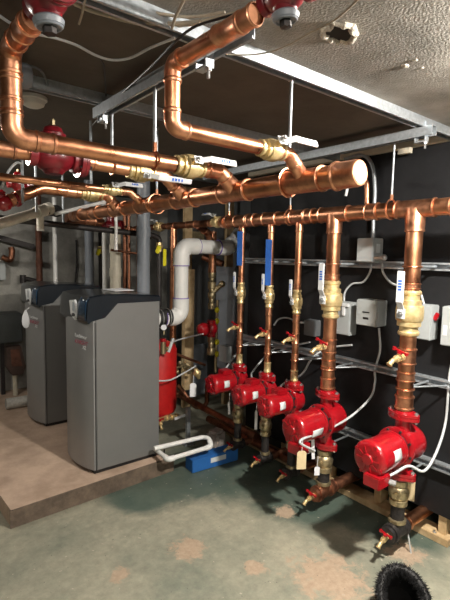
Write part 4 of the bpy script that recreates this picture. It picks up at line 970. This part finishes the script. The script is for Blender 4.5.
MB().cyl((c.x, c.y, .10), (c.x, c.y, c.z - .13), .022, n=12).build('post', 'cream', t)
a = at(6, 404, Z=.15); b = at(30, 400, Z=.15)
tag(MB().cyl(a, b, .048, n=18).build('wrapped_pipe', 'wrap'), 'short grey plaster wrapped pipe lying on the pad by the back wall', 'pipe')
# ------------------------------------------------------------------ ceiling things
def ceil(x, y, dz=0): return at(x, y, Z=CZ - dz)
c = at(33, 97, Z=CZ)
t = thing('smoke_detector', c - V((0, 0, .04)), 'round off-white smoke detector on the ceiling at the left', 'smoke detector')
MB().lathe([(0, .055), (.012, .055), (.016, .048), (.032, .042), (.040, .028), (.042, 0)], c, (0, 0, -1), 28).build('housing', 'plastic', t)
MB().torus(c - V((0, 0, .036)), (0, 0, 1), .024, .003, 20, 6).build('vent_ring', 'black', t)
c = at(24, 74, Z=2.07)
tag(MB().lathe([(0, .04), (.07, .04), (.085, .03), (.09, .0)], c + V((-.055, .03, 0)), (1, -.2, 0), 20).build('duct_stub', 'greypvc'), 'short grey round duct end behind the left copper drop', 'duct')
# plaster hole
c = at(340, 32, Z=CZ)
t = thing('ceiling_hole', c - V((0, 0, .01)), 'ragged hole with crumbled pale plaster edge in the ceiling', 'hole')
vs = []; n = 26; random.seed(5); mb = MB(); ring = []
for k in range(n):
    a = 2 * PI * k / n; ring.append(c + V((.055 * math.cos(a) * random.uniform(.8, 1.15), .040 * math.sin(a) * random.uniform(.8, 1.2), -.004)))
mb.sweep(ring, [random.uniform(.006, .012) for _ in ring], 8, closed=True); mb.build('plaster_edge', 'plaster', t)
mb = MB(); mb._add([p + V((0, 0, .002)) for p in ring] + [p + V((0, 0, -.001)) for p in ring], [tuple(range(n)), tuple(range(n, 2 * n))] + [(i, (i + 1) % n, n + (i + 1) % n, n + i) for i in range(n)])
mb.build('dark_opening', 'darkhole', t)
tag(MB().sphere(ceil(405, 66, .0), .012, (1.3, 1, .3)).sphere(ceil(415, 60, 0), .009, (1, 1, .3)).sphere(ceil(422, 68, 0), .007, (1, 1, .3)).build('plaster_chips', 'plaster'), 'few pale plaster chips on the bare ceiling near the right edge', 'plaster', kind='stuff')
cr = [('white_cable', 'cable', 'thin white cable sagging across the ceiling from the red valve at the top left', [(-6, 12), (12, 24), (32, 33), (55, 38), (76, 45), (95, 55), (112, 60), (130, 58), (150, 48), (175, 38)], .0038, .05),
      ('black_cable', 'black', 'black cable stretched diagonally under the short channel', [(92, 126), (120, 96), (150, 68), (185, 33), (215, 20), (262, 8)], .0035, .05),
      ('beige_cable', 'cablebeige', 'beige cable bundle strand across the top of the ceiling', [(60, -5), (90, 10), (130, 20), (165, 24), (200, 22)], .006, .03),
      ('beige_cable', 'cablebeige', 'second beige cable strand just below the first at the top', [(75, 4), (110, 16), (150, 25), (190, 24), (230, 15), (262, 3)], .006, .025),
      ('beige_cable', 'cablebeige', 'loose beige cable hanging down at the top middle', [(186, -4), (180, 8), (175, 18), (172, 28)], .004, .04),
      ('beige_cable', 'cablebeige', 'loose beige cable end hanging at the top left', [(86, -4), (84, 5), (82, 14), (79, 24)], .003, .04),
      ('thin_wire', 'cablebeige', 'thin brown wire curving over the nearest channel toward the plaster hole', [(205, 46), (220, 53), (245, 55), (270, 52), (290, 44), (310, 33), (335, 20), (362, -4)], .0022, .055),
      ('beige_cable', 'cablebeige', 'beige cable crossing behind the top middle pipe', [(110, 4), (150, 12), (190, 17), (225, 12)], .004, .015),
      ('dangling_wire', 'black', 'short dark twisted wire dangling from the ceiling over the short channel', [(100, 58), (104, 66), (105, 80), (106, 96)], .0025, .02),
      ('grey_cable', 'boxdark', 'dark grey cable near the top left ceiling corner', [(50, 92), (40, 70), (10, 62), (-4, 58)], .004, .02),
      ]
for nm, m_, lb, pts, r, dz in cr:
    tag(MB().sweep(spline([ceil(x, y, dz) for x, y in pts], 5), r, 8).build(nm, m_), lb, 'cable', 'cables under the ceiling')
# ceiling pipe far
strut((-.6, 3.0, CZ), (WX, 3.0, CZ), (0, 0, -1), 'far galvanized ceiling channel crossing above the boilers')
tag(MB().box((-.3, 4.0, 2.0), (.3, 1.4, .2), bev=.01).build('duct', 'boxdark'), 'dark duct under the ceiling at the far left', 'duct') if False else None
# ------------------------------------------------------------------ tags
def hangtag(x, y, Y, label, m='paper', w=.038, h=.085, tilt=0):
    q = at(x, y, Y=Y); t = thing('hang_tag', q, label, 'tag', 'hang tags')
    d = V((.62, -.78, 0)); n_ = V((-.78, -.62, 0))
    nn = V((-.55, -.83, 0)); uu = V((.83, -.55, 0)); R3 = Matrix.Rotation(tilt, 3, nn)
    MB().prism([(-w / 2, -h / 2), (w / 2, -h / 2), (w / 2, h * .4), (w * .3, h / 2), (-w * .3, h / 2), (-w / 2, h * .4)], q, R3 @ uu, R3 @ V((0, 0, 1)), nn * .0015).build('card', m, t)
    MB().sweep([q + V((0, 0, h * .45)), q + V((.004, 0, h * .5 + .06))], .0015, 6).build('string', 'paper', t)
hangtag(301.5, 460, 1.50, 'beige tag hanging from the second big pump junction box', 'manila', .05, .10)
hangtag(313, 448, 1.60, 'narrow white tag hanging beside the second big pump', 'paper', .018, .13, .06)
hangtag(193, 390, 2.6, 'white tag hanging left of the farthest small pump', 'paper', .045, .10)
hangtag(229, 408, 2.35, 'narrow white tag below the fourth pump', 'paper', .015, .09, .05)
hangtag(256, 420, 2.1, 'narrow white tag below the middle small pump', 'paper', .018, .13)
hangtag(385, 470, 1.20, 'narrow white tag below the nearest pump motor', 'paper', .022, .07)
hangtag(317, 471, 1.55, 'small white tag on the second check valve', 'paper', .03, .05)
tag(MB().box((RX + .05, 1.09, .335), (.004, .035, .11), Matrix.Rotation(.3, 3, 'Z'), bev=0).build('hang_tag', 'manila'), 'beige tag against the nearest brass check valve', 'tag', 'hang tags')
# drip tube from nearest tee with pale puddle residue
q = at(408, 528, X=2.06)
tag(MB().sweep([(2.115, 1.10, .12), (2.12, 1.075, .0)], .004, 8).build('drip_tube', 'cable'), 'thin white drip tube from the nearest floor tee to the floor', 'tube')
# ------------------------------------------------------------------ furry hood at the bottom edge
random.seed(11)
fc = V((1.70, .885, .0))
t = thing('fur_hood', fc, 'black shaggy fur hood with a dark opening cut by the bottom edge', 'garment')
# opening faces back toward the camera and up
nn = V((-.55, -.36, .75)).normalized(); uu = V((.83, -.56, 0)); uu = (uu - nn * uu.dot(nn)).normalized(); ww = nn.cross(uu) * 1.0
if ww.z < 0: ww = -ww
oc = at(404, 600, Z=.12)
ringp = []
for k in range(40):
    a = 2 * PI * k / 40; ringp.append(oc + uu * (.088 * math.cos(a)) + ww * (.115 * math.sin(a)))
prof_c = oc - nn * .10; prof_c.z = max(prof_c.z, .05)
# shell
vs = []; fs = []; rows = 7
for i in range(rows):
    s_ = i / (rows - 1); q = 1 - .35 * s_ * s_
    for p in ringp:
        v_ = oc + (p - oc) * q * 1.04 - nn * (.15 * s_); v_.z = max(v_.z, .004); vs.append(v_)
for i in range(rows - 1):
    for k in range(40): fs.append((i * 40 + k, i * 40 + (k + 1) % 40, (i + 1) * 40 + (k + 1) % 40, (i + 1) * 40 + k))
fs.append(tuple(range((rows - 1) * 40, rows * 40)))
mb = MB(); mb._add(vs, fs); sh = mb.build('shell', 'furin', t)
fm = MB().sweep(ringp, .016, 10, closed=True)
for k in range(6500):
    a = random.uniform(0, 2 * PI); b_ = random.uniform(0, 2 * PI)
    p = oc + uu * (.088 * math.cos(a)) + ww * (.115 * math.sin(a)); rad = (p - oc).normalized()
    d = (rad * math.cos(b_) + nn * math.sin(b_)).normalized(); s0 = p + d * .013
    if random.random() < .45:
        s_ = random.uniform(0, .9); s0 = oc + (p - oc) * (1 - .35 * s_ * s_) * 1.05 - nn * (.15 * s_); d = rad
    d = (d + V([random.gauss(0, .45) for _ in range(3)])).normalized(); L_ = random.uniform(.010, .026)
    if s0.z < .01: continue
    side = d.orthogonal().normalized() * .0024; s2 = d.cross(side)
    e_ = s0 + d * L_ + V((0, 0, -.006)); e_.z = max(e_.z, .002)
    fm._add([s0 + side, s0 - side * .5 + s2 * .8, s0 - side * .5 - s2 * .8, e_], [(0, 1, 3), (1, 2, 3), (2, 0, 3)])
tag(fm.build('fur_trim', 'furm', t), kind='stuff')

# ------------------------------------------------------------------ lamps
def lamp(x, y, z, power, label, r=.045):
    t = thing('ceiling_lamp', (x, y, z - r), label, 'lamp', 'bare bulb ceiling lamps')
    MB().lathe([(0, .055), (.008, .058), (.02, .045), (.03, .03)], (x, y, CZ), (0, 0, -1), 24).build('lampholder', 'plastic', t)
    m = M['bulb'].copy(); m.node_tree.nodes['Principled BSDF'].inputs['Emission Strength'].default_value = power
    if r < .06: MB().sphere((x, y, z), r, n=16, m=10).build('bulb', m, t)
    else: MB().lathe([(0, r), (.01, r * .98), (.022, r * .8), (.028, r * .4), (.029, 0)], (x, y, CZ - .012), (0, 0, -1), 28, cap=False).build('lens', m, t)
lamp(1.50, .36, 2.10, 2600, 'round ceiling lamp above the near floor at the right', r=.061)
lamp(-.25, -.75, 2.06, 760, 'added fill bulb behind the viewpoint')  # unseen fill light, added to brighten the view from the front
lamp(.75, -.95, 2.06, 260, 'second added fill bulb behind the viewpoint')  # weaker fill, also added out of view
lamp(.1, 3.3, 2.06, 430, 'added fill bulb left of the boilers')  # added to lift the back wall and boilers, no lamp seen here
w = bpy.data.worlds.new('world'); S.world = w; w.use_nodes = True; w.node_tree.nodes['Background'].inputs[0].default_value = (.5, .55, .6, 1); w.node_tree.nodes['Background'].inputs[1].default_value = .02
S.view_settings.view_transform = 'Standard'; S.view_settings.look = 'None'; S.view_settings.gamma = 1; S.view_settings.use_curve_mapping = False
S.view_settings.exposure = 0.0
